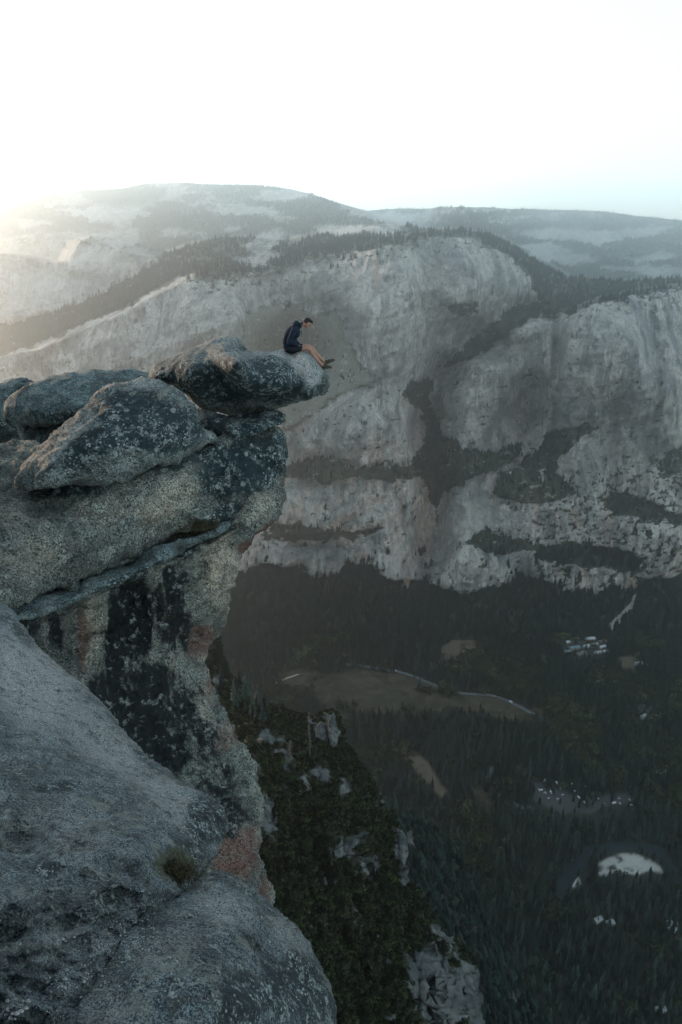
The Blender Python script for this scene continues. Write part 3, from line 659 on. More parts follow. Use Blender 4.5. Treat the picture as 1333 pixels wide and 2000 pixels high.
def valley():
    xs = np.concatenate([np.linspace(-3000, -500, 12)[:-1], np.linspace(-500, 1000, 300), np.linspace(1000, 3000, 12)[1:]])
    ys = np.concatenate([np.linspace(-400, 640, 14)[:-1], np.linspace(640, 1960, 300), ])
    X, Y = np.meshgrid(xs, ys)
    px, py, d = project(np.stack([X, Y, np.full_like(X, FLOOR_Z)], -1))
    px = np.where(d > 50, px, -9999)
    wx = px + 5 * fbm(X / 40, Y / 40, X * 0, 3, 401); wy = py + 4 * fbm(X / 40, Y / 40, X * 0 + 3, 3, 402)
    at_ = {'meadow': np.zeros_like(X), 'sand': np.zeros_like(X), 'lot': np.zeros_like(X), 'bar': np.zeros_like(X)}
    for poly, kd in MEADOWS:
        m = sstep(-3, 3, poly_sd(poly, wx, wy)); at_[kd] = np.maximum(at_[kd], m * sstep(-.35, -.05, fbm(X / 18, Y / 18, X * 0, 4, 404) if kd != 'lot' else X * 0))
    Z = FLOOR_Z + 2.0 * fbm(X / 120, Y / 120, X * 0, 3, 403) * (1 - np.maximum.reduce(list(at_.values())))
    Z = np.minimum(Z, FLOOR_Z - .15)
    idx = np.arange(X.size).reshape(X.shape)
    F = np.stack([idx[:-1, :-1], idx[:-1, 1:], idx[1:, 1:], idx[1:, :-1]], -1).reshape(-1, 4)
    me = new_mesh('valley_floor', np.stack([X, Y, Z], -1).reshape(-1, 3), F)
    for k_, v in at_.items(): attr(me, k_, v)
    t = NT('forest_floor', .97)
    n = t.noise(1 / 14, 5); n2 = t.noise(1 / 45, 4)
    col = t.mix(n, (.008, .012, .009), (.020, .022, .016))
    col = t.mix(t.attr('meadow'), col, t.mix(t.ramp(t.noise(1 / 22, 7, .7, None, 1.0), .42, .58), (.024, .024, .014), (.060, .048, .030)))
    col = t.mix(t.attr('sand'), col, t.mix(n, (.060, .050, .037), (.12, .096, .068)))
    col = t.mix(t.attr('lot'), col, t.mix(n, (.028, .034, .038), (.055, .056, .056)))
    col = t.mix(t.attr('bar'), col, t.mix(n, (.24, .24, .225), (.34, .335, .315)))
    tag(link('valley_ground', me, t.done(col)), kind='structure')
    rm = plain('worn_asphalt', (.085, .095, .105), .9, var=.2, scale=.2); pm = plain('pale_gravel', (.33, .31, .28), .95, scale=.2)
    wm = NT('river_water', .6); wm.b.inputs['Specular IOR Level'].default_value = .04; wm = wm.done((.012, .022, .026, 1))
    def strip(pts, wd, dz, name, mat):
        P = np.array([floor_pt(np.float64(a), np.float64(b), dz) for a, b in pts])
        Q = []
        for i in range(len(P) - 1):
            for tt in np.linspace(0, 1, 9)[:-1]:
                p0, p1, p2, p3 = P[max(i - 1, 0)], P[i], P[i + 1], P[min(i + 2, len(P) - 1)]
                Q.append(.5 * (2 * p1 + (p2 - p0) * tt + (2 * p0 - 5 * p1 + 4 * p2 - p3) * tt ** 2 + (3 * p1 - p0 - 3 * p2 + p3) * tt ** 3))
        Q.append(P[-1]); Q = np.array(Q); T = np.gradient(Q, axis=0); T /= np.linalg.norm(T, axis=1, keepdims=True)
        N = np.stack([-T[:, 1], T[:, 0], T[:, 2] * 0], -1) * wd / 2
        V = np.concatenate([Q - N, Q + N]); n_ = len(Q)
        F = [(i, i + 1, n_ + i + 1, n_ + i) for i in range(n_ - 1)]
        return tag(link(name, new_mesh(name, V, F), mat), kind='structure')
    strip(RIVER, 26, .02, 'river', wm)
    for pts, wd, kd in ROADS: strip(pts, wd, .10 if kd == 'road' else .06, kd, rm if kd == 'road' else pm)
valley()

# ================================================================== TREES
M_NEEDLE = NT('conifer_needles', .95)
def leafmat(nt, c1, c2):
    oi = nt.n('ShaderNodeObjectInfo')
    n = nt.noise(2.5, 3)
    col = nt.mix(nt.math('POWER', oi.outputs['Random'], 2.2), c1, tuple(2.0 * c for c in c2))
    col = nt.mul(col, nt.gray(nt.ramp(n, .3, .7, .6, 1.5)))
    nt.b.inputs['Specular IOR Level'].default_value = .1
    return nt.done(col)
M_NEEDLE = leafmat(M_NEEDLE, (.003, .009, .009), (.016, .028, .023))
M_BROAD = leafmat(NT('broad_leaves', .95), (.012, .020, .010), (.034, .042, .020))
M_BRUSH = leafmat(NT('brush_leaves', .95), (.004, .008, .004), (.021, .028, .012))
M_BARK = plain('tree_bark', (.075, .06, .05), .95, scale=4)
M_DEAD = plain('dead_wood', (.085, .08, .075), .9, scale=4)

def crown_mesh(seed, kind='conifer', n_lv=17, nb=8):
    rg = np.random.default_rng(seed); V = []; F = []
    def tri(a, b, c):
        F.append((len(V), len(V) + 1, len(V) + 2)); V.extend([a, b, c])
    if kind == 'conifer':
        wid = rg.uniform(.12, .175); lean = rg.normal(0, .01, 2)
        for i in range(n_lv):
            f = i / (n_lv - 1); z = .12 + .86 * f
            r = wid * (1 - f) ** .8 * rg.uniform(.75, 1.15) + .012
            if f < .12: r *= .75
            for j in range(nb if f < .8 else 5):
                a = 2 * math.pi * (j + rg.uniform(-.4, .4)) / nb + i * 1.3
                if rg.random() < .1: continue
                rr = r * rg.uniform(.6, 1.2); dz = rr * rg.uniform(.15, .55) * (1 if f < .7 else -.3)
                c = np.array([lean[0] * f, lean[1] * f, z + rg.uniform(-.015, .02)])
                d = np.array([math.cos(a), math.sin(a), 0]); sd_ = np.array([-d[1], d[0], 0])
                tip = c + d * rr - np.array([0, 0, dz])
                mid = c + d * rr * .55 - np.array([0, 0, dz * .25])
                wv = sd_ * rr * rg.uniform(.28, .42); dn = np.array([0, 0, rr * rg.uniform(.22, .45)])
                tri(c + [0, 0, .012], mid - wv, tip); tri(c + [0, 0, .012], tip, mid + wv)
                tri(mid - wv, mid - dn, tip); tri(mid + wv, tip, mid - dn * .7)
        tri(np.array([-.006, 0, .95]), np.array([.006, .004, .95]), np.array([lean[0], lean[1], 1.02]))
    else:
        nL = 90 if kind == 'shrub' else 230
        lobes = [(rg.normal(0, .22, 2), rg.uniform(.3, .75), rg.uniform(.22, .38)) for _ in range(7)]
        for q in range(nL):
            l, lz, lr = lobes[rg.integers(len(lobes))]
            v = rg.normal(0, 1, 3); v /= np.linalg.norm(v); v[2] = abs(v[2]) * .9 - .25
            p = np.array([l[0], l[1], lz * (.55 if kind == 'shrub' else 1)]) + v * lr * rg.uniform(.7, 1.05)
            if kind == 'shrub': p[2] = max(p[2] * .8, -.05)
            u = rg.normal(0, 1, 3); u -= v * (u @ v) * .6; u /= np.linalg.norm(u); t_ = np.cross(v, u)
            sz = rg.uniform(.07, .15) * (1.2 if kind == 'shrub' else .9)
            F.append((len(V), len(V) + 1, len(V) + 2)); F.append((len(V), len(V) + 2, len(V) + 3))
            V.extend([p - u * sz, p - t_ * sz * .8, p + u * sz, p + t_ * sz * .8])
    return new_mesh('tree_crown', np.array(V), np.array(F), False)

def tube(V, F, p, q, r0, r1, k=5):
    p = np.array(p, float); q = np.array(q, float); d = q - p; d /= np.linalg.norm(d) + 1e-9
    u = np.cross(d, [0.3, .5, .8]); u /= np.linalg.norm(u); v = np.cross(d, u); b = len(V)
    for c, r in ((p, r0), (q, r1)):
        for i in range(k): V.append(c + r * (u * math.cos(2 * math.pi * i / k) + v * math.sin(2 * math.pi * i / k)))
    for i in range(k): F.append((b + i, b + (i + 1) % k, b + k + (i + 1) % k, b + k + i))

def trunk_mesh(h=.3, r=.014, limbs=True, seed=0):
    rg = random.Random(seed); V = []; F = []
    tube(V, F, (0, 0, -.03), (0, 0, h), r, r * .6)
    if limbs:
        for i in range(5):
            a = rg.uniform(0, 6.28); z = h * rg.uniform(.4, .95); tube(V, F, (0, 0, z), (math.cos(a) * .05, math.sin(a) * .05, z + .02), r * .3, r * .1)
    return new_mesh('tree_trunk', np.array(V), np.array(F))

CONI = [crown_mesh(i) for i in range(6)]; BROAD = [crown_mesh(20 + i, 'broad') for i in range(3)]; SHRUB = [crown_mesh(40 + i, 'shrub') for i in range(4)]
for m_ in CONI: m_.materials.append(M_NEEDLE)
for m_ in BROAD: m_.materials.append(M_BROAD)
for m_ in SHRUB: m_.materials.append(M_BRUSH)
TR_C = trunk_mesh(.9, .011, False); TR_C.materials.append(M_BARK); TR_B = trunk_mesh(.5, .03, True); TR_B.materials.append(M_BARK)
ST_SH = trunk_mesh(.35, .03, True, 3); ST_SH.materials.append(M_BARK)
FIRST = {}
def plant(kind, i, loc, h, rz, label, group):
    """one tree or shrub: an empty at its foot with its crown and trunk"""
    crown, trunk = {'conifer': (CONI, TR_C), 'broadleaf_tree': (BROAD, TR_B), 'shrub': (SHRUB, ST_SH)}[kind]
    r = empty(kind, loc, rz); r.scale = (h, h, h)
    tag(r, label, {'conifer': 'tree', 'broadleaf_tree': 'tree', 'shrub': 'shrub'}[kind], group)
    c = link('foliage' if kind == 'shrub' else 'crown', crown[i % len(crown)], None, r); link('stem' if kind == 'shrub' else 'trunk', trunk, None, r)
    FIRST.setdefault((kind, i % len(crown)), c)
    return r

def scatter(name, P, H, kinds, variants, wide=1.0, seed=0):
    """everything past the countable individuals: one object, real meshes on points"""
    rng = np.random.default_rng(seed)
    me = bpy.data.meshes.new(name); me.vertices.add(len(P)); me.vertices.foreach_set('co', np.asarray(P, np.float32).ravel())
    a = me.attributes.new('size', 'FLOAT_VECTOR', 'POINT')
    w_ = H * rng.uniform(.8, 1.25, len(H)) * wide
    a.data.foreach_set('vector', np.stack([w_, w_, H], -1).astype(np.float32).ravel())
    a = me.attributes.new('turn', 'FLOAT_VECTOR', 'POINT')
    a.data.foreach_set('vector', np.stack([rng.normal(0, .03, len(H)), rng.normal(0, .03, len(H)), rng.uniform(0, 6.28, len(H))], -1).astype(np.float32).ravel())
    a = me.attributes.new('pick', 'INT', 'POINT'); a.data.foreach_set('value', np.asarray(kinds, np.int32))
    me.update()
    o = link(name, me)
    g = bpy.data.node_groups.new(name + '_scatter', 'GeometryNodeTree')
    g.interface.new_socket('Geometry', in_out='INPUT', socket_type='NodeSocketGeometry'); g.interface.new_socket('Geometry', in_out='OUTPUT', socket_type='NodeSocketGeometry')
    gi = g.nodes.new('NodeGroupInput'); go = g.nodes.new('NodeGroupOutput'); jn = g.nodes.new('GeometryNodeJoinGeometry')
    def na(nm, ty):
        n = g.nodes.new('GeometryNodeInputNamedAttribute'); n.data_type = ty; n.inputs['Name'].default_value = nm; return n.outputs['Attribute']
    sz, tn, pk = na('size', 'FLOAT_VECTOR'), na('turn', 'FLOAT_VECTOR'), na('pick', 'INT')
    for i, ob in enumerate(variants):
        oi = g.nodes.new('GeometryNodeObjectInfo'); oi.inputs['Object'].default_value = ob; oi.inputs['As Instance'].default_value = True; oi.transform_space = 'ORIGINAL'
        cmp_ = g.nodes.new('FunctionNodeCompare'); cmp_.data_type = 'INT'; cmp_.operation = 'EQUAL'; g.links.new(pk, cmp_.inputs[2]); cmp_.inputs[3].default_value = i
        ip = g.nodes.new('GeometryNodeInstanceOnPoints')
        g.links.new(gi.outputs[0], ip.inputs['Points']); g.links.new(cmp_.outputs[0], ip.inputs['Selection']); g.links.new(oi.outputs['Geometry'], ip.inputs['Instance'])
        er = g.nodes.new('FunctionNodeEulerToRotation'); g.links.new(tn, er.inputs[0])
        g.links.new(er.outputs[0], ip.inputs['Rotation']); g.links.new(sz, ip.inputs['Scale'])
        g.links.new(ip.outputs[0], jn.inputs[0])
    g.links.new(jn.outputs[0], go.inputs[0])
    md = o.modifiers.new('scatter', 'NODES'); md.node_group = g
    return tag(o, kind='stuff')

# ---- near, brush-covered cliff below and the dim spur beyond it
def cliff_material():
    t = NT('brushy_cliff', .95)
    n1 = t.noise(1 / 9, 7, .62, t.co((1, 1, .35))); n2 = t.noise(1 / 3, 6, .7); n3 = t.noise(1 / 30, 4)
    col = t.mix(t.ramp(n1, .38, .66), (.026, .034, .036), (.105, .112, .110))
    col = t.mix(t.ramp(n2, .52, .68, 0, .8), col, (.07, .075, .08))
    gc = t.mix(n2, (.006, .008, .005), (.018, .018, .010))
    m = t.ramp(t.math('ADD', t.attr('moss'), t.math('MULTIPLY', t.math('SUBTRACT', n2, .5), 1.0)), .38, .52)
    col = t.mix(m, col, gc)
    b = t.bump(n1, 1.4, .9); b = t.bump(n2, .6, .9, b)
    return t.done(col, b)
M_CLIFF = cliff_material()
BARE = [(505,1385,34,10,0,1),(528,1442,34,15,15,1),(560,1490,18,36,-35,.9),(625,1505,22,18,0,.8),(598,1545,14,40,-10,.7),(650,1428,12,28,-5,1),(625,1435,12,24,0,.8),(470,1480,12,70,-25,.8),(525,1600,20,60,-10,.9),
        (690,1640,50,20,-10,.9),(665,1665,24,20,0,1),(720,1690,36,30,0,.8),(785,1650,14,40,-15,.9),(790,1700,18,50,-15,.8),(800,1620,10,30,0,.6),(700,1790,20,60,-10,.6),(770,1880,30,30,0,.7),(835,1890,50,46,30,1),(855,1950,60,70,10,1),
        (900,1930,50,60,30,.9),(870,1830,24,60,-35,.6),(600,1810,20,14,0,.5),(430,1330,26,10,20,.9),(760,1960,40,40,0,.3),(655,1760,14,30,0,.5),(745,1560,14,40,-30,.6),(480,1350,20,16,0,.6),(640,1790,10,40,0,.4),(930,1980,30,60,0,.8)]
brush = rock_solid('brushy_cliff', [(340,1200),(396,1222),(420,1246),(436,1276),(452,1318),(470,1346),(486,1374),(520,1386),(560,1396),(588,1408),(612,1412),(628,1400),(645,1392),(654,1410),(660,1448),(690,1470),(714,1500),(738,1556),(764,1604),(788,1640),(796,1690),(812,1740),(850,1800),(888,1856),(915,1900),(938,1950),(955,2000),(960,2100),(380,2100),(360,1700),(330,1400)],
  [(420,1280,420),(450,1340,380),(500,1395,330),(560,1410,335),(640,1410,345),(650,1450,325),(700,1500,315),(560,1500,285),(480,1500,262),(600,1600,262),(500,1700,215),(700,1620,290),(780,1660,300),(700,1700,262),(800,1750,290),(640,1800,222),(560,1900,185),(900,1900,282),(830,1900,248),(950,2000,272),(850,2000,228),(700,2000,190),(750,1850,238),(600,2080,170),(420,1600,230),(740,1780,262),(680,1740,238)],
  4, 16, 60, M_CLIFF, {}, (7, 45, 3.2, 16, .45, 5), 501, rough_px=4, extra=lambda X, Y: 13 * fbm(X / 46 - Y / 300, Y / 190, X * 0, 4, 530, ridged=True) + 6 * fbm(X / 20, Y / 40, X * 0, 3, 531, ridged=True))
tag(brush, 'dark shrub-covered cliff with pale bare outcrops, dropping away beside the near granite face', 'cliff')
def finish_brush(o, mask):
    n = len(o.data.vertices); co = np.empty(n * 3, np.float32); o.data.vertices.foreach_get('co', co); W = co.reshape(-1, 3) + np.array(o.location)
    px, py, d = project(W)
    wxx = px + 26 * fbm(px / 22, py / 30, px * 0, 4, 510, .6); wyy = py + 26 * fbm(px / 22, py / 22, px * 0 + 5, 4, 511, .6)
    b = blob(wxx, wyy, [(q[0], q[1], q[2], q[3] * 1.05, q[4], q[5] * (.95 if q[0] > 740 or q[1] < 1480 else .8)) for q in mask]) if mask else px * 0
    ms = np.clip(1.0 - b * 1.05 + b * .9 * fbm(px / 6, py / 9, px * 0, 3, 512), 0, 1)
    ms = ms - .35 * sstep(.12, .3, fbm(px / 34, py / 34, px * 0, 4, 514)) - .8 * sstep(.10, .22, fbm(px / 15 - py / 90, py / 60, px * 0, 5, 515, .6)) * sstep(.02, .2, fbm(px / 60, py / 60, px * 0, 3, 516))
    o.data.attributes['moss'].data.foreach_set('value', ms.astype(np.float32))
    F = np.empty(len(o.data.polygons) * 4, np.int32); o.data.polygons.foreach_get('vertices', F); F = F.reshape(-1, 4)
    return W, F, ms
def sample(W, F, ms, dens, seed, thr=(.45, .7)):
    rng = np.random.default_rng(seed)
    A, B, C, D = (W[F[:, i]] for i in range(4))
    nrm = np.cross(C - A, D - B); area = np.linalg.norm(nrm, axis=1) / 2
    cen = (A + B + C + D) / 4
    facing = (nrm * cen).sum(1) < 0
    px, py, d = project(cen)
    vis = facing & (px > 380) & (px < 1345) & (py > 1190) & (py < 2020)
    n = rng.poisson(area * dens * sstep(thr[0], thr[1], ms[F].mean(1)) * vis)
    r = np.repeat(np.arange(len(F)), n); u = rng.random((len(r), 1)); v = rng.random((len(r), 1))
    return A[r] * (1 - u) * (1 - v) + B[r] * u * (1 - v) + C[r] * u * v + D[r] * (1 - u) * v
Wb, Fb, msb = finish_brush(brush, BARE)
SHP = sample(Wb, Fb, msb, .42, 3)
spur = rock_solid('wooded_hillside', [(690,1500),(735,1560),(765,1596),(810,1604),(852,1632),(895,1690),(925,1745),(968,1820),(1000,1880),(1030,1950),(1075,2020),(1100,2110),(640,2110),(640,1600)],
  [(760,1600,560),(830,1630,570),(850,1720,500),(900,1700,580),(960,1820,560),(900,1900,470),(1050,2000,560),(950,2050,430),(800,2000,400),(740,1700,480)],
  6, 40, 80, M_CLIFF, {}, (10, 90, 5, 26, 1.5, 8), 521, rough_px=4)
spur.pop('label', None); tag(spur, kind='structure')
Ws, Fs, mss = finish_brush(spur, [(935,1800,10,30,-30,.4),(870,1690,10,12,0,.4),(960,1880,30,10,0,.4)])
SPP = sample(Ws, Fs, mss, .035, 4)

# ---- the valley forest
def forest():
    rng = np.random.default_rng(11); sp = 8.0
    gx, gy = np.meshgrid(np.arange(-420, 960, sp), np.arange(690, 1830, sp))
    x = (gx + rng.uniform(-.48, .48, gx.shape) * sp).ravel(); y = (gy + rng.uniform(-.48, .48, gx.shape) * sp).ravel()
    dn = fbm(x / 90, y / 90, x * 0, 3, 601)
    h = rng.uniform(12, 30, x.shape) * (1 + .6 * dn) ; h = np.where(rng.random(x.shape) < .10, h * 1.4, h)
    P = np.stack([x, y, np.full_like(x, FLOOR_Z)], -1)
    px, py, d = project(P); T = P.copy(); T[:, 2] += h * .8; tx, ty, _ = project(T)
    M_ = P.copy(); M_[:, 2] += h * .35; mx, my, _ = project(M_)
    keep = (px > 380) & (px < 1380) & (py > 1180) & (ty < 2040)
    keep &= rng.random(x.shape) < .93
    for poly, kd in MEADOWS:
        mg = (rng.uniform(-3, 8, x.shape) + 22 * fbm(x / 16, y / 16, x * 0 + 9, 2, 621)) * (.45 if kd != 'meadow' else 1) + (16 if kd == 'meadow' else 5) * fbm(x / 40, y / 40, x * 0, 2, 620)
        tops = rng.random(x.shape) < (.45 if kd == 'meadow' else .8)
        for qx, qy, ok_ in ((px, py, True), (tx, ty, tops), (mx, my, tops)):
            inside = poly_sd(poly, qx, qy) > (mg if qy is not py else (6 * fbm(x / 30, y / 30, x * 0, 2, 622) + (22 * sstep(.12, .3, fbm(x / 55, y / 55, x * 0, 2, 623)) if kd == 'meadow' else 0)))
            inside &= ok_
            if kd == 'lot': inside &= rng.random(x.shape) < .62
            keep &= ~inside
    keep &= ~((poly_sd(MEADOWS[8][0], px, py - 26) > 0) & (rng.random(x.shape) < .6))
    for pts, wd, _k in ROADS + [(RIVER, 30, '')]:
        p_ = np.array(pts, float)
        for (qx, qy, tol) in ((px, py, 3), (tx, ty, 2.5)) if wd < 20 else ((px, py, 9),):
            dd = np.full(x.shape, 1e9)
            for a_, b_ in zip(p_[:-1], p_[1:]):
                e = b_ - a_; t_ = np.clip(((qx - a_[0]) * e[0] + (qy - a_[1]) * e[1]) / (e @ e), 0, 1)
                dd = np.minimum(dd, np.hypot(qx - a_[0] - t_ * e[0], qy - a_[1] - t_ * e[1]))
            gap = fbm(qx / 30, qy / 30, qx * 0, 2, 610) > (-.25 if pts is not ROADS[2][0] else -.02)
            keep &= ~((dd < tol) & gap)
    # broadleaf trees along the meadow and in the middle valley
    bl_ = fbm(x / 140, y / 140, x * 0 + 7, 3, 602) + .25 * np.exp(-((px - 1130) / 170) ** 2 - ((py - 1370) / 60) ** 2) + .2 * np.exp(-((px - 900) / 160) ** 2 - ((py - 1310) / 30) ** 2)
    isb = ((bl_ > .15) & (rng.random(x.shape) < .7) & (py < 1700)) | (rng.random(x.shape) < .04)
    h = np.where(isb, h * .62, h)
    P, h, isb, d, px, py = P[keep], h[keep], isb[keep], d[keep], px[keep], py[keep]
    P[:, 2] = FLOOR_Z - .6
    rank = np.where((px > 800) & (px < 1325) & (py < 1995) & (px > 960 + (py - 1900) * .5), h / d * np.where(isb, 0, 1), 0)
    order = np.argsort(-rank); ind = order[:260]; m = np.zeros(len(P), bool); m[ind] = True
    bi = np.where(isb & (px < 1325) & (px > 700))[0][:30]; m[bi] = True
    for q, i in enumerate(ind):
        bp = py[i]
        zone = ('between the meadow and the car park' if bp < 1530 else 'between the car park and the pale gravel bar' if bp < 1690 else 'just below the pale gravel bar' if bp < 1830 else 'near the bottom edge, beyond the spur')
        size = 'tall' if h[i] > 36 else 'medium' if h[i] > 29 else 'short'
        plant('conifer', q, tuple(P[i]), h[i], rng.uniform(0, 6.28), size + ' dark conifer of the valley forest ' + zone, 'conifers of the valley forest')
    for q, i in enumerate(bi):
        plant('broadleaf_tree', q, tuple(P[i]), h[i], rng.uniform(0, 6.28), 'round olive-green broadleaf tree among the valley conifers', 'broadleaf trees of the valley forest')
    return P[~m], h[~m], isb[~m]
FP, FH, FB_ = forest()
print('forest', len(FP), 'shrubs', len(SHP), 'spur', len(SPP))
# shrubs of the cliff: the nearest are individuals
_px, _py, _d = project(SHP); rng_ = np.random.default_rng(8)
SH_H = rng_.uniform(1.0, 2.6, len(SHP))
vis_ = (_px > 520) & (_py < 1980) & (_px > 520 + np.clip(_py - 1500, 0, 400) * .3)
od = np.argsort(-np.where(vis_, SH_H / _d, 0))[:300]; mk = np.zeros(len(SHP), bool); mk[od] = True
for q, i in enumerate(od):
    plant('shrub', q, tuple(SHP[i]), SH_H[i] * 1.15, rng_.uniform(0, 6.28), 'olive shrub ' + ('high on the crest' if _py[i] < 1500 else 'in the middle' if _py[i] < 1750 else 'low down near the bottom edge') + ' of the brush-covered cliff', 'shrubs on the brushy cliff')
V_C = [FIRST[('conifer', i)] for i in range(6)]; V_B = [FIRST[('broadleaf_tree', i)] for i in range(3)]; V_S = [FIRST[('shrub', i)] for i in range(4)]
rk = np.random.default_rng(9)
scatter('valley_forest', FP, FH, np.where(FB_, 6 + rk.integers(0, 3, len(FP)), rk.integers(0, 6, len(FP))), V_C + V_B, 1.0, 1)
scatter('mountain_forest', MT_PTS - [0, 0, .5], MT_H, rk.integers(0, 6, len(MT_PTS)), V_C, 1.5, 2)
scatter('cliff_brush', SHP[~mk], SH_H[~mk] * 1.15, rk.integers(0, 4, (~mk).sum()), V_S, 1.1, 3)
scatter('hillside_brush', SPP, rk.uniform(5, 12, len(SPP)), rk.integers(0, 6, len(SPP)), V_C, 2.2, 4)

# ================================================================== SURFACE LOOKUPS
from mathutils.bvhtree import BVHTree
_bvh = {}
def hit(obs, px, py):
    """first point of these stones on the sight line of a photo pixel"""
    a, b, c = ray(px, py); best = None; d = Vector((float(a), float(b), float(c))).normalized()
    for o in obs:
        if o.name not in _bvh:
            me = o.data; n = len(me.vertices); co = np.empty(n * 3, np.float32); me.vertices.foreach_get('co', co); co = co.reshape(-1, 3) + np.array(o.location)
            F = np.empty(len(me.polygons) * 4, np.int32); me.polygons.foreach_get('vertices', F)
            _bvh[o.name] = BVHTree.FromPolygons(co.tolist(), F.reshape(-1, 4).tolist())
        p, nrm, i, dist = _bvh[o.name].ray_cast(Vector((0, 0, 0)), d)
        if p is not None and (best is None or dist < best[2]): best = (p, nrm, dist)
    return best

# ================================================================== THE SEATED MAN
def sweep(P, Rr, k=14):
    """one tapering limb with rounded ends"""
    P = [np.array(p, float) for p in P]; Rr = [np.array(r if isinstance(r, tuple) else (r, r), float) for r in Rr]
    C, Q = [], []
    for i in range(len(P) - 1):
        p0, p1, p2, p3 = P[max(i - 1, 0)], P[i], P[i + 1], P[min(i + 2, len(P) - 1)]
        for t in np.linspace(0, 1, 7)[:-1]:
            C.append(.5 * (2 * p1 + (p2 - p0) * t + (2 * p0 - 5 * p1 + 4 * p2 - p3) * t ** 2 + (3 * p1 - p0 - 3 * p2 + p3) * t ** 3))
            u = t * t * (3 - 2 * t); Q.append(Rr[i] * (1 - u) + Rr[i + 1] * u)
    C.append(P[-1]); Q.append(Rr[-1]); n = len(C)
    D = [C[min(i + 1, n - 1)] - C[max(i - 1, 0)] for i in range(n)]; D = [d / (np.linalg.norm(d) + 1e-9) for d in D]
    ring = []
    for s_ in (0, 1):                                          # cap rings
        e = []
        for a in (80, 60, 40, 20):
            i = 0 if s_ == 0 else n - 1; sg = -1 if s_ == 0 else 1; m = float(Q[i].mean())
            e.append((C[i] + D[i] * sg * m * math.sin(R(a)), Q[i] * math.cos(R(a)), D[i]))
        ring = e + [(c, q, d) for c, q, d in zip(C, Q, D)] if s_ == 0 else ring + e[::-1]
    V = []; F = []
    for c, q, d in ring:
        ax = np.array([0, 1.0, 0]) if abs(d[1]) < .9 else np.array([0, 0, 1.0])
        u = ax - d * (ax @ d); u /= np.linalg.norm(u); v = np.cross(d, u)
        for j in range(k):
            a = 2 * math.pi * j / k; V.append(c + u * q[1] * math.cos(a) + v * q[0] * math.sin(a))
    m = len(ring)
    for i in range(m - 1):
        for j in range(k): F.append((i * k + j, i * k + (j + 1) % k, (i + 1) * k + (j + 1) % k, (i + 1) * k + j))
    F.append(tuple(reversed(range(k)))); F.append(tuple(range((m - 1) * k, m * k)))
    return np.array(V), F

def skin_mesh(verts, edges, radii, root=0, sub=2):
    """body grown along connected joints: every run of joints is swept, runs overlap where they branch"""
    deg = {}; nb = {}
    for a, b in edges:
        for x, y in ((a, b), (b, a)): deg[x] = deg.get(x, 0) + 1; nb.setdefault(x, []).append(y)
    seen = set(); parts = []
    for st in deg:
        if deg[st] == 2: continue
        for nx in nb[st]:
            if (st, nx) in seen: continue
            path = [st, nx]; seen.add((st, nx)); seen.add((nx, st))
            while deg[path[-1]] == 2:
                n2 = [q for q in nb[path[-1]] if q != path[-2]][0]; seen.add((path[-1], n2)); seen.add((n2, path[-1])); path.append(n2)
            parts.append(sweep([verts[i] for i in path], [radii[i] for i in path]))
    V = []; F = []
    for v, f in parts: F += [tuple(i + len(V) for i in q) for q in f]; V += list(v)
    return np.array(V), F

def ellipsoid(c, r, rot=0.0, nu=20, nv=14, shape=None):
    V = []; F = []
    for j in range(nv + 1):
        th = math.pi * j / nv
        for i in range(nu):
            ph = 2 * math.pi * i / nu
            p = np.array([math.sin(th) * math.cos(ph), math.sin(th) * math.sin(ph), math.cos(th)])
            if shape: p = shape(p)
            p = p * r
            cs, sn = math.cos(rot), math.sin(rot)
            V.append(np.array([p[0] * cs + p[2] * sn, p[1], -p[0] * sn + p[2] * cs]) + c)
    for j in range(nv):
        for i in range(nu):
            F.append((j * nu + i, (j + 1) * nu + i, (j + 1) * nu + (i + 1) % nu, j * nu + (i + 1) % nu))
    return np.array(V), F

def join(parts):
    V = []; F = []; n = 0
    for v, f in parts:
        v = np.asarray(v); vol = 0.0
        for q in f:                                           # every closed piece faces outwards
            for k in range(1, len(q) - 1): vol += float(np.dot(v[q[0]], np.cross(v[q[k]], v[q[k + 1]])))
        if vol < 0: f = [tuple(reversed(q)) for q in f]
        V.extend([tuple(p) for p in v]); F.extend([tuple(i + n for i in q) for q in f]); n += len(v)
    return V, F

def mk(name, parts, mat, parent, voxel=None, solid=None):
    V, F = join(parts); me = bpy.data.meshes.new(name); me.from_pydata(V, [], F); me.update()
    o = link(name, me, mat, parent)
    if voxel:
        md = o.modifiers.new('one surface', 'REMESH'); md.mode = 'VOXEL'; md.voxel_size = voxel; md.use_smooth_shade = True
        sm = o.modifiers.new('soften', 'SMOOTH'); sm.iterations = 3; sm.factor = .5
        dg = bpy.context.evaluated_depsgraph_get(); dg.update()
        out = bpy.data.meshes.new_from_object(o.evaluated_get(dg)); o.modifiers.clear(); o.data = out
        if not out.materials: out.materials.append(mat)
    for p in o.data.polygons: p.use_smooth = True
    return o

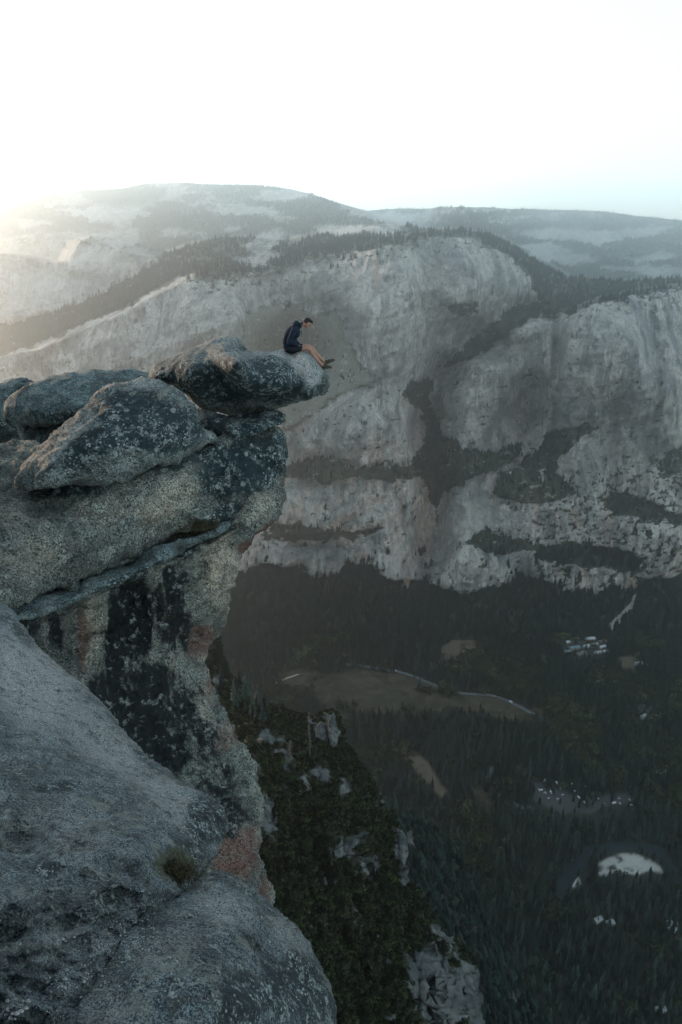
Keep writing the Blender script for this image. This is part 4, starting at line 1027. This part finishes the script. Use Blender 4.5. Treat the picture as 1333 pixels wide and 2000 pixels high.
def person():
    skin = plain('skin', (.27, .15, .11), .6, var=.08, scale=14); cloth = plain('navy_hoodie_cloth', (.006, .014, .026), .95, var=.45, scale=16)
    dark = plain('black_shorts_cloth', (.012, .015, .020), .95, var=.3, scale=20); hairm = plain('dark_hair', (.012, .009, .008), .7, var=.5, scale=60)
    shoe = plain('olive_suede', (.040, .037, .026), .9, var=.3, scale=30); sole = plain('worn_sole', (.085, .08, .062), .9, scale=30); cordm = plain('drawstring', (.10, .10, .10), .9)
    facem = plain('lips', (.30, .12, .10), .6, var=.05); eyem = plain('eye_dark', (.02, .015, .015), .3, var=.05)
    h = hit([tip], 566, 689.5); p = h[0]
    d = p.y * CP - p.z * SP; s_ = d / FPX
    root = empty('person', (p.x, p.y, p.z))
    tag(root, 'man in a navy hooded top and dark shorts sitting hunched on the overhanging boulder', 'person')
    ox, oy = 566, 686.0
    def B(px, py, y=0.0): return np.array([(px - ox) * s_, y, (oy - py) * s_])
    # --- body: head, neck, trunk, arms with hands, legs as one surface
    pel = B(566, 676.5); ch = B(570.5, 650); sh = B(580, 637.5); nk = B(587.5, 633); hd = B(596, 630)
    hipL, hipR = B(571, 677, -.09), B(571, 677, .09)
    knL, knR = B(604.5, 676.5, -.12), B(606, 675.5, .10)
    anL, anR = B(629.5, 708.5, -.09), B(633.5, 705, .13)
    shL, shR = B(577.5, 640, -.19), B(577.5, 640, .19)
    elL, elR = B(567.5, 661, -.25), B(568.5, 661, .25)
    wrL, wrR = B(582.5, 670.0, -.15), B(583, 670.0, .15)
    verts = [pel, ch, sh, nk, hd, hipL, knL, anL, hipR, knR, anR, shL, elL, wrL, shR, elR, wrR,
             (hipL + knL) / 2, (hipR + knR) / 2, knL * .62 + anL * .38 + np.array([-.012, 0, -.012]), knR * .62 + anR * .38 + np.array([-.012, 0, -.012]), (elL + wrL) / 2 , (elR + wrR) / 2,
             anL + (B(633, 711) - B(629.5, 708.5)), anR + (B(637, 707) - B(633.5, 705))]
    edges = [(0, 1), (1, 2), (2, 3), (3, 4), (0, 5), (5, 17), (17, 6), (6, 19), (19, 7), (7, 23), (0, 8), (8, 18), (18, 9), (9, 20), (20, 10), (10, 24),
             (2, 11), (11, 12), (12, 21), (21, 13), (2, 14), (14, 15), (15, 22), (22, 16)]
    rad = [.095, .085, .055, .052, .055, .085, .056, .038, .085, .056, .038, .042, .040, .026, .042, .040, .026, .074, .074, .057, .057, .036, .036, .034, .034]
    body = skin_mesh(verts, edges, rad)
    ha = R(32)                                                    # the face looks down over the edge
    def shape(p):
        q = p.copy()
        if p[2] < -.1: q[0] = q[0] * (1 + .15 * p[2]) + .10 * (-p[2]); q[1] *= 1 + .30 * p[2]
        if p[0] > .4: q[0] *= .95
        return q
    hc = B(601, 629.0)
    head = ellipsoid(hc, (.098, .076, .118), ha, shape=shape)
    def HL(x, y, z):
        return hc + np.array([x * math.cos(ha) + z * math.sin(ha), y, -x * math.sin(ha) + z * math.cos(ha)])
    nose_ = skin_mesh([HL(.088, 0, .012), HL(.108, 0, -.018), HL(.100, 0, -.030)], [(0, 1), (1, 2)], [.009, .013, .012], sub=1)
    jaw = ellipsoid(HL(.055, 0, -.080), (.044, .044, .034), ha, 14, 10)
    brow = ellipsoid(HL(.082, 0, .022), (.016, .052, .012), ha, 14, 8)
    ears = [ellipsoid(HL(-.004, sy * .076, -.008), (.018, .009, .030), ha + .15, 12, 8) for sy in (-1, 1)]
    hands = []
    for sy, wr in ((-1, wrL), (1, wrR)):
        fw = B(588.5, 672.0, sy * .10) - B(582.5, 670, sy * .15); fw = fw / np.linalg.norm(fw); lat = np.cross(fw, [0, 0, 1]); lat /= np.linalg.norm(lat)
        up = np.cross(lat, fw)
        pv = [wr, wr + fw * .035, wr + fw * .075]
        hands.append(skin_mesh(pv + [pv[2] + lat * .025, pv[2] - lat * .025], [(0, 1), (1, 2), (2, 3), (2, 4)], [.024, .026, .018, .014, .014], sub=1))
        for k_, (o_, ln) in enumerate(zip((-.032, -.011, .011, .031), (.064, .074, .068, .052))):
            b0 = pv[2] + lat * o_
            hands.append(skin_mesh([b0 - fw * .01, b0 + fw * ln * .45, b0 + fw * ln * .8 - up * ln * .25, b0 + fw * ln * .95 - up * ln * .55], [(0, 1), (1, 2), (2, 3)], [.0095, .009, .008, .007], sub=1))
        tb = wr + fw * .02 - lat * .024 * sy
        hands.append(skin_mesh([tb, tb - lat * .022 * sy + fw * .028, tb - lat * .026 * sy + fw * .055 - up * .01], [(0, 1), (1, 2)], [.013, .011, .009], sub=1))
    mk('body', [body, head, nose_, jaw, brow] + ears + hands, skin, root, voxel=.008)
    for sy in (-1, 1):
        mk('eye', [ellipsoid(HL(.086, sy * .030, .002), (.010, .014, .007), ha, 12, 8)], eyem, root)
    mk('mouth', [ellipsoid(HL(.084, 0, -.056), (.010, .024, .006), ha, 12, 8)], facem, root)
    # --- hair: cap with a tousled quiff
    def hshape(p):
        q = p.copy(); 
        if p[2] < -.05: q = q * (1 - .45 * sstep(.05, .8, np.array(-p[2])))
        if p[0] > .2 and p[2] < .35: q = q * .80
        return q
    hv, hf = ellipsoid(HL(-.012, 0, .022), (.106, .083, .112), ha, 30, 20, hshape)
    hv = hv + (.012 * np.stack([fbm(hv[:, 0] * 30, hv[:, 1] * 30, hv[:, 2] * 30, 3, 71 + i) for i in range(3)], -1)) * 1.6
    quiff = [skin_mesh([HL(.045, y_, .098), HL(.085, y_ * .9, .100), HL(.108, y_ * .8, .076)], [(0, 1), (1, 2)], [.022, .022, .013], sub=1) for y_ in (-.05, -.017, .017, .05)]
    mk('hair', [(hv, hf)] + quiff, hairm, root)
    # --- hooded top
    up_ = lambda v, dx, dz: v + np.array([dx, 0, dz])
    tv = [B(563, 672), B(562.5, 662), B(567.5, 648), B(577.5, 637.5), B(585, 633.5), shL, elL, (elL + wrL) / 2, wrL, shR, elR, (elR + wrR) / 2, wrR, B(572, 655), B(568, 668)]
    te = [(0, 1), (1, 2), (2, 3), (3, 4), (3, 5), (5, 6), (6, 7), (7, 8), (3, 9), (9, 10), (10, 11), (11, 12)]
    tr = [(.135, .165), (.135, .165), (.135, .175), (.115, .15), (.085, .085), .082, .066, .058, .045, .082, .066, .058, .045, .1, .1]
    tv, tr = tv[:13], tr[:13]
    top = skin_mesh(tv, te, tr)
    tvv = top[0]; wr_ = .010 * fbm(tvv[:, 0] * 14, tvv[:, 1] * 12, tvv[:, 2] * 22, 3, 81, ridged=True)
    belly = join([ellipsoid(B(571, 662), (.14, .17, .15), .25), ellipsoid(B(579, 648), (.115, .15, .13), .5)])
    mk('hoodie', [(tvv + wr_[:, None], top[1]), (np.array(belly[0]), belly[1])], cloth, root, voxel=.012)
    hood = ellipsoid(B(579.5, 630.5), (.095, .125, .085), -.35, 24, 14)
    hq = hood[0]; hq = hq + .02 * np.stack([fbm(hq[:, 0] * 14, hq[:, 1] * 14, hq[:, 2] * 14, 3, 83 + i) for i in range(3)], -1)
    roll = skin_mesh([B(589.5, 628, 0) + np.array([.0 + .03 * math.sin(a_), .082 * math.cos(a_), .045 * math.sin(a_) - .045]) for a_ in np.linspace(-.6, 3.74, 9)], [(i, i + 1) for i in range(8)], [.026] * 9, sub=1)
    mk('hood', [(hq, hood[1]), roll], cloth, root)
    V_, F_ = [], []
    for sy in (-.03, .03): tube(V_, F_, B(588.5, 640, sy), B(591, 655 if sy < 0 else 650, sy - .01), .006, .005)
    mk('drawstring', [(V_, F_)], cordm, root)
    # --- shorts
    sv = [B(564.5, 677), B(573, 677.5, -.10), B(587.5, 675.3, -.12), B(573, 677.5, .10), B(588, 674.8, .11)]
    sh_ = skin_mesh(sv, [(0, 1), (1, 2), (0, 3), (3, 4)], [(.105, .13), .098, .080, .098, .080])
    mk('shorts', [sh_, ellipsoid(B(564.5, 677.5), (.125, .175, .098), 0)], dark, root, voxel=.012)
    # --- shoes
    for heel, toe, sy in ((B(630, 714.5, -.09), B(648.5, 713.0, -.10), 1), (B(634, 709.5, .13), B(654.0, 701.0, .14), 1)):
        f_ = toe - heel; L_ = np.linalg.norm(f_); ang_ = -math.atan2(f_[2], f_[0])
        mid = (heel + toe) / 2
        def fs(p):
            q = p.copy(); q[1] *= 1 + .12 * p[0]; q[2] *= 1 - .30 * (p[0] > 0) * p[0]
            if p[2] < -.35: q[2] = -.35
            return q
        up2 = np.array([-f_[2], 0, f_[0]]) / L_
        sm_ = mk('shoe', [ellipsoid(mid + up2 * .012, (L_ / 2 + .012, .048, .062), ang_, 24, 16, fs),
                    ellipsoid(heel + f_ * .18 + up2 * .045, (.052, .044, .045), ang_, 16, 12)], shoe, root)
        def ss_(p):
            q = p.copy(); q[2] = max(-1, min(1, p[2] * 3)); return q
        mk('sole', [ellipsoid(mid - up2 * .014, (L_ / 2 + .018, .050, .013), ang_, 24, 12, ss_)], sole, sm_)
    return root
man = person()

# ================================================================== SMALL THINGS IN THE VALLEY
def boxm(V, F, x0, x1, y0, y1, z0, z1, tx=0.0, ty=0.0):
    b = len(V)
    for z, a, c in ((z0, 0, 0), (z1, tx, ty)):
        V += [(x0 + a, y0 + c, z), (x1 - a, y0 + c, z), (x1 - a, y1 - c, z), (x0 + a, y1 - c, z)]
    F += [(b, b + 3, b + 2, b + 1), (b + 4, b + 5, b + 6, b + 7)] + [(b + i, b + (i + 1) % 4, b + 4 + (i + 1) % 4, b + 4 + i) for i in range(4)]

CAR_M = [plain('white_car_paint', (.50, .54, .58), .35, var=.03), plain('silver_car_paint', (.42, .44, .46), .35, var=.03), plain('dark_car_paint', (.05, .06, .07), .35, var=.03), plain('blue_car_paint', (.12, .2, .3), .35, var=.03)]
GLASS = plain('car_glass', (.02, .025, .03), .15, var=.02); TYRE = plain('tyre_rubber', (.02, .02, .02), .9)
CAR_ME = {}
def car_meshes(L=4.6, W=1.9, big=False):
    key = (L, big)
    if key in CAR_ME: return CAR_ME[key]
    V, F = [], []
    if big: boxm(V, F, -L / 2, L / 2, -W / 2, W / 2, .45, 2.9, .1, .08)
    else:
        boxm(V, F, -L / 2, L / 2, -W / 2, W / 2, .35, .95, .06, .05); 
    body = new_mesh('vehicle_body', V, F, False)
    V, F = [], []
    if big: boxm(V, F, L / 2 - 1.2, L / 2 + .03, -W / 2 + .15, W / 2 - .15, 1.5, 2.3, .02, .05)
    else: boxm(V, F, -L * .36, L * .22, -W / 2 + .1, W / 2 - .1, .955, 1.42, .45, .18)
    gl = new_mesh('vehicle_windows', V, F, False)
    V, F = [], []
    for x in (-L * .3, L * .3):
        for y in (-W / 2 + .1, W / 2 - .1): tube(V, F, (x, y - .11, .33), (x, y + .11, .33), .33, .33, 10)
    wh = new_mesh('vehicle_wheels', np.array(V), F)
    V, F = [], []
    boxm(V, F, -L * .27, L * .10, -W / 2 + .30, W / 2 - .30, 1.425, 1.50, .05, .05)
    rf = new_mesh('vehicle_roof', V, F, False)
    gl.materials.append(GLASS); wh.materials.append(TYRE)
    CAR_ME[key] = (body, gl, wh, rf); return CAR_ME[key]
_cb = {}
def vehicle(px, py, rz, ci, label, group, big=False):
    b, g, wh, rf = car_meshes(7.5 if big else 4.6, 2.4 if big else 1.9, big)
    k_ = (b.name, ci)
    if k_ not in _cb:
        bb, rr = b.copy(), rf.copy(); bb.materials.append(CAR_M[ci]); rr.materials.append(CAR_M[ci]); _cb[k_] = (bb, rr)
    p = floor_pt(np.float64(px), np.float64(py), .12)
    r = empty('camper_van' if big else 'car', tuple(p), rz); tag(r, label, 'camper van' if big else 'car', group)
    link('body', _cb[k_][0], None, r); link('windows', g, None, r); link('wheels', wh, None, r)
    if not big: link('roof', _cb[k_][1], None, r)
rc = random.Random(4)
for q in range(44):                                                # vehicles of the large forest car park
    u = rc.random(); cx = 1042 + 195 * u; cyy = 1536 + 34 * u - 10 * u * u + rc.choice((-14, -3, 8, 17)) + rc.uniform(-2, 2)
    if u > .8: cyy -= 6
    if u < .1: cyy -= 4
    vehicle(cx, cyy, R(rc.choice((15, 20, 105, 100))) + rc.uniform(-.1, .1), rc.choice((0, 0, 0, 1, 1, 2, 3)), 'parked vehicle in the large car park between the conifers above the gravel bar', 'vehicles in the large car park', big=rc.random() < .25)
for q in range(12):
    vehicle(1277 + rc.uniform(0, 32), 1497 + rc.uniform(0, 13), R(rc.choice((10, 30, 100))), rc.choice((0, 0, 1)), 'pale parked vehicle in the small clearing at the right border', 'vehicles in the small right-hand clearing', big=rc.random() < .4)
for (x_, y_, a_, c_, b_, lb) in [(705,1299.5,-5,0,True,'white camper van on the road at the upper edge of the meadow'),(748,1306,-12,1,False,'silver car midway along the road above the meadow'),(772,1311,-14,0,True,'white camper van near the end of the road stretch above the meadow'),(758,1308,-12,2,False,'dark car on the road above the meadow'),
                        (966,1360,-20,0,False,'white car at the start of the diagonal road right of the meadow'),(998,1371,-25,0,True,'white camper van midway down the diagonal road'),(1054,1401,-35,0,False,'pale car at the lower end of the diagonal road'),
                        (990,1560,-30,1,False,'silver car on the loop road left of the car park'),(952,1524,80,1,False,'silver car at the bend of the loop road')]:
    vehicle(x_, y_, R(a_), c_, lb, 'vehicles on the valley roads', b_)

WALLM = [plain('pale_siding', (.26, .24, .21), .9, scale=.5), plain('brown_siding', (.20, .15, .11), .9, scale=.5), plain('grey_siding', (.33, .34, .35), .9, scale=.5)]
ROOFM = [plain('pale_metal_roof', (.26, .28, .29), .5, scale=.5), plain('brown_shingle_roof', (.15, .12, .10), .9, scale=.5), plain('white_roof', (.36, .38, .39), .6, scale=.5), plain('teal_roof', (.12, .17, .19), .7, scale=.5)]
PANE = plain('window_glass', (.05, .06, .07), .2, var=.02)
def house(px, py, L, W, H, rz, wm_, rm_, label, group):
    p = floor_pt(np.float64(px), np.float64(py), 0)
    r = empty('house', tuple(p), rz); tag(r, label, 'building', group)
    V, F = [], []; boxm(V, F, -L / 2, L / 2, -W / 2, W / 2, -.5, H)
    for sx in (-1, 1):
        b = len(V); V += [(sx * (L / 2 - .01), -W / 2, H), (sx * (L / 2 - .01), W / 2, H), (sx * (L / 2 - .01), 0, H + W * .28)]; F.append((b, b + 1, b + 2, b + 2))
    F = [f for f in F]
    me = bpy.data.meshes.new('house_walls'); me.from_pydata(V, [], [f if f[2] != f[3] else f[:3] for f in F]); link('wall', me, WALLM[wm_], r)
    V = []; F = []
    for sy in (-1, 1):
        b = len(V)
        for dz in (0, .25): V += [(-L / 2 - .6, sy * (W / 2 + .6), H - .35 + dz), (L / 2 + .6, sy * (W / 2 + .6), H - .35 + dz), (L / 2 + .6, 0, H + W * .28 + .05 + dz), (-L / 2 - .6, 0, H + W * .28 + .05 + dz)]
        F += [(b, b + 1, b + 2, b + 3), (b + 4, b + 7, b + 6, b + 5)] + [(b + i, b + 4 + i, b + 4 + (i + 1) % 4, b + (i + 1) % 4) for i in range(4)]
    me = bpy.data.meshes.new('house_roof'); me.from_pydata(V, [], F); link('roof', me, ROOFM[rm_], r)
    for k_ in range(max(2, int(L / 5))):
        V = []; F = []; x = -L / 2 + (k_ + .5) * L / max(2, int(L / 5)); boxm(V, F, x - .7, x + .7, -W / 2 - .06, -W / 2 - .004, 1.1, 2.4)
        me = bpy.data.meshes.new('house_window'); me.from_pydata(V, [], F); link('window', me, PANE, r)
VB = [(1100,1246,16,9),(1112,1256,20,10),(1128,1247,18,9),(1140,1240,14,9),(1152,1250,24,12),(1166,1246,18,9),(1178,1254,16,9),(1122,1268,26,12),(1146,1264,18,10),(1160,1262,22,10),(1176,1266,18,9),(1136,1277,20,10),(1108,1274,14,9),(1182,1274,14,8),(1168,1276,16,9),(1096,1256,12,8)]
for i, (x_, y_, L_, W_) in enumerate(VB):
    house(x_, y_, L_, W_, rc.uniform(3.5, 5.5), R(rc.choice((8, 14, 20, 100, 30))), i % 3, (0, 2, 1, 3, 2, 0, 1, 3, 2)[i % 9], 'low pale-roofed building in the village cluster among the trees', 'village buildings in the valley')
for (x_, y_, L_, W_, lb) in [(1247,1298,18,10,'small white building at the right end of the round sandy clearing'),(1171,1336,22,14,'lone white building below the village cluster'),(1258,1402,16,10,'left one of two small pale roofs beside the faint track near the right border'),(1276,1402,14,9,'right one of two small pale roofs beside the faint track near the right border'),
                    (1168,1800,13,8,'small pale roof among the conifers below the gravel bar'),(1192,1806,11,8,'second small roof among the conifers below the gravel bar, nearer the border'),(1312,1806,14,8,'upper of two pale roofs at the right border below the gravel bar'),(1314,1818,14,8,'lower of two pale roofs at the right border below the gravel bar'),(1290,1975,12,8,'small pale roof in the forest at the bottom right corner')]:
    house(x_, y_, L_, W_, 4.5, R(rc.uniform(0, 40)), 2, rc.choice((0, 2)), lb, 'scattered buildings in the valley')

# ================================================================== SNAGS, PINES AND PINNACLES ON THE BRUSHY CLIFF
def snag_mesh(seed, H):
    rg = random.Random(seed); V, F = [], []
    pts = [(0, 0, -.5)]; 
    for i in range(1, 9): pts.append((pts[-1][0] + rg.uniform(-.12, .12), pts[-1][1] + rg.uniform(-.12, .12), H * i / 8))
    for i in range(8): tube(V, F, pts[i], pts[i + 1], .30 * (1 - i / 8.4), .30 * (1 - (i + 1) / 8.4), 7)
    br_v, br_f = [], []
    for k_ in range(70):
        f = rg.uniform(.22, .98); z = H * f; i = min(7, int(f * 8)); a = rg.uniform(0, 6.28); L_ = (1 - f) ** .7 * rg.uniform(.8, 2.7) + .4
        p0 = np.array(pts[i]) * (1 - (f * 8 - i)) + np.array(pts[i + 1]) * (f * 8 - i)
        p1 = p0 + [math.cos(a) * L_ * .6, math.sin(a) * L_ * .6, .1 * L_]; p2 = p1 + [math.cos(a) * L_ * .4, math.sin(a) * L_ * .4, -.5 * L_]
        tube(br_v, br_f, p0, p1, .07, .05, 4); tube(br_v, br_f, p1, p2, .05, .02, 4)
        for _ in range(4):
            t_ = rg.random(); q = p0 * (1 - t_) + p1 * t_; tube(br_v, br_f, q, q + [rg.uniform(-.5, .5), rg.uniform(-.5, .5), rg.uniform(-.8, -.1)], .03, .012, 3)
    return (V, F), (br_v, br_f)
cliffs = [brush]
for i, (x_, yb, ht, lb) in enumerate([(606,1478,24.5,'tall dead grey conifer on the brushy cliff, left of the rock pinnacles'),(641,1428,10.5,'short dead snag rising between the rock pinnacles'),(566,1478,8,'small bare snag low on the brushy cliff among white outcrops'),(507,1515,6,'pale broken trunk close beside the rust-stained granite face')]):
    h_ = hit(cliffs, x_, yb)
    if h_ is None: continue
    r = empty('dead_tree', tuple(h_[0])); tag(r, lb, 'dead tree', 'dead trees on the brushy cliff')
    a_, b_ = snag_mesh(700 + i, ht)
    link('trunk', new_mesh('snag_trunk', np.array(a_[0]), a_[1]), M_DEAD, r); link('branches', new_mesh('snag_branches', np.array(b_[0]), b_[1]), M_DEAD, r)
for i in range(26):
    x_ = 424 + 92 * rc.random(); y_ = 1300 + (x_ - 424) * .7 + 60 * rc.random()
    h_ = hit(cliffs, x_, y_)
    if h_ is None: continue
    plant('conifer', i, tuple(h_[0] - Vector((0, 0, 1))), rc.uniform(9, 18), rc.uniform(0, 6), 'conifer on the shadowed shoulder right behind the overhanging granite cliff', 'conifers on the cliff shoulder')
for i, (ol, dp, lb) in enumerate([([(640,1440),(642,1412),(647,1396),(653,1392),(657,1404),(661,1428),(661,1452),(650,1460)], 322, 'tallest pale rock pinnacle on the crest of the brushy cliff'),
                    ([(615,1446),(618,1424),(626,1408),(634,1414),(640,1436),(638,1450)], 324, 'shorter dark pinnacle left of the tallest one on the cliff crest'),
                    ([(780,1668),(776,1640),(784,1622),(793,1634),(797,1660),(793,1690),(784,1696)], 285, 'pale rock rib jutting from the right edge of the brushy cliff')]):
    cx = sum(p[0] for p in ol) / len(ol); cyy = sum(p[1] for p in ol) / len(ol)
    pin = rock_solid('rock_pinnacle', ol, [(cx, cyy, dp), (cx + 8, cyy - 10, dp + 2), (cx - 8, cyy - 8, dp + 1), (cx, cyy + 20, dp - 3), (cx + 3, cyy - 25, dp + 4)], 1.5, 1.8, 5, M_CLIFF, dict(moss0=.38), (.8, 5, .5, 2.2, .2, .8), 540 + i, rough_px=1.2)
    tag(pin, lb, 'rock pinnacle', 'pinnacles of the brushy cliff')

# ================================================================== TUFTS AND PEBBLES ON THE NEAR ROCKS
M_TUFT = plain('dry_grass', (.045, .042, .022), .95, var=.5, scale=30)
def tuft(px, py, size, n, obs, label, seed):
    h_ = hit(obs, px, py)
    if h_ is None: return
    rg = np.random.default_rng(seed); V = []; F = []
    for i in range(n):
        b = rg.normal(0, .32, 3) * size * [1.15, .8, 1]; b[2] = abs(b[2]) * .25 - .02 * size; d = rg.normal(0, .5, 3) + [0, -.35, .9]; d /= np.linalg.norm(d); L_ = size * rg.uniform(.25, .6)
        s_ = np.cross(d, rg.normal(0, 1, 3)); s_ /= np.linalg.norm(s_); s_ *= size * .012
        m_ = b + d * L_ * .6; e = b + d * L_ + np.array([rg.normal(0, .1), rg.normal(0, .1), -.15]) * L_
        k = len(V); V += [b - s_, b + s_, m_ + s_ * .7, m_ - s_ * .7, e]; F += [(k, k + 1, k + 2, k + 3), (k + 3, k + 2, k + 4, k + 4)]
    me = bpy.data.meshes.new('tuft'); me.from_pydata([tuple(v) for v in V], [], [f if f[2] != f[3] else f[:3] for f in F])
    tag(link('grass_tuft', me, M_TUFT, None, tuple(h_[0])), label, 'grass tuft', 'grass tufts in the rock joints')
tuft(352, 1712, .15, 800, [slope, dome], 'largest tuft of dry grass, in the joint between the pale slope and the rounded rock', 1)
tuft(330, 1695, .12, 500, [slope, dome], 'smaller dark tuft just left of the largest one, in the same joint', 2)
tuft(396, 1030, .45, 800, [ledge, nose], 'green-brown tuft in the crack under the black nose of the ledge', 3)
tuft(352, 1042, .22, 900, [ledge, nose], 'small tuft left of the green-brown one in the crack below the ledge', 4)
M_PEB = stone_material('pebble_stone', .003, base=(.34, .35, .35), base2=(.18, .19, .19))
def stone(r, seed):
    v, f = ellipsoid(np.zeros(3), (r, r * .8, r * .6), 0, 10, 7); v = v * (1 + .5 * fbm(v[:, 0] / r + seed, v[:, 1] / r, v[:, 2] / r, 2, seed))[:, None]; return v, f
rp = random.Random(12)
for i in range(34):
    x_, y_, r_ = (rp.uniform(10, 60), rp.uniform(1955, 1995), rp.uniform(.006, .013)) if i < 14 else (rp.uniform(120, 340), rp.uniform(1790, 1960), rp.uniform(.004, .010))
    h_ = hit([slope, dome], x_, y_)
    if h_ is None: continue
    v, f = stone(r_, i + 1); me = new_mesh('pebble', v, f)
    tag(link('pebble', me, M_PEB, None, tuple(h_[0] + h_[1] * r_ * .3)), 'small loose stone lying in the bottom left corner' if i < 14 else 'tiny loose stone on the gritty hollow between the two near rocks', 'pebble',
        'pebbles in the bottom left corner' if i < 14 else 'pebbles in the gritty hollow')
V_, F_ = [], []; n_ = 0; gv = []; gf = []
for i in range(900):
    x_ = rp.gauss(235, 75); y_ = 1985 - (x_ - 60) * .85 + rp.gauss(0, 38)
    h_ = hit([slope, dome], x_, y_)
    if h_ is None or y_ > 2010: continue
    v, f = stone(rp.uniform(.0012, .0038), 3); gv.append(v + np.array(h_[0])); gf.append(np.array(f) + n_); n_ += len(v)
tag(link('gravel', new_mesh('gravel', np.concatenate(gv), np.concatenate(gf)), M_PEB), kind='stuff')

# ================================================================== HAZE
def haze():
    x0, x1, y0, y1, z0, z1 = MT_BOX[0][0] - 40, MT_BOX[1][0] + 40, -450, MT_BOX[1][1] + 40, FLOOR_Z - 12, MT_BOX[1][2] + 40
    z0 = min(z0, MT_BOX[0][2] - 2); x0 = min(x0, -3050); x1 = max(x1, 3050)
    V = [(x, y, z) for z in (z0, z1) for y in (y0, y1) for x in (x0, x1)]
    F = [(0, 2, 3, 1), (4, 5, 7, 6), (0, 1, 5, 4), (2, 6, 7, 3), (0, 4, 6, 2), (1, 3, 7, 5)]
    me = new_mesh('haze', V, F, False)
    m = bpy.data.materials.new('haze_air'); m.use_nodes = True; nt = m.node_tree; nt.nodes.clear()
    pv = nt.nodes.new('ShaderNodeVolumePrincipled'); out = nt.nodes.new('ShaderNodeOutputMaterial')
    pv.inputs['Color'].default_value = (.84, .94, .98, 1); pv.inputs['Density'].default_value = HAZE_DENSITY
    pv.inputs['Anisotropy'].default_value = 0.93
    nt.links.new(pv.outputs[0], out.inputs['Volume'])
    m.cycles.homogeneous_volume = True
    o = link('haze', me, m); tag(o, kind='stuff')
haze()
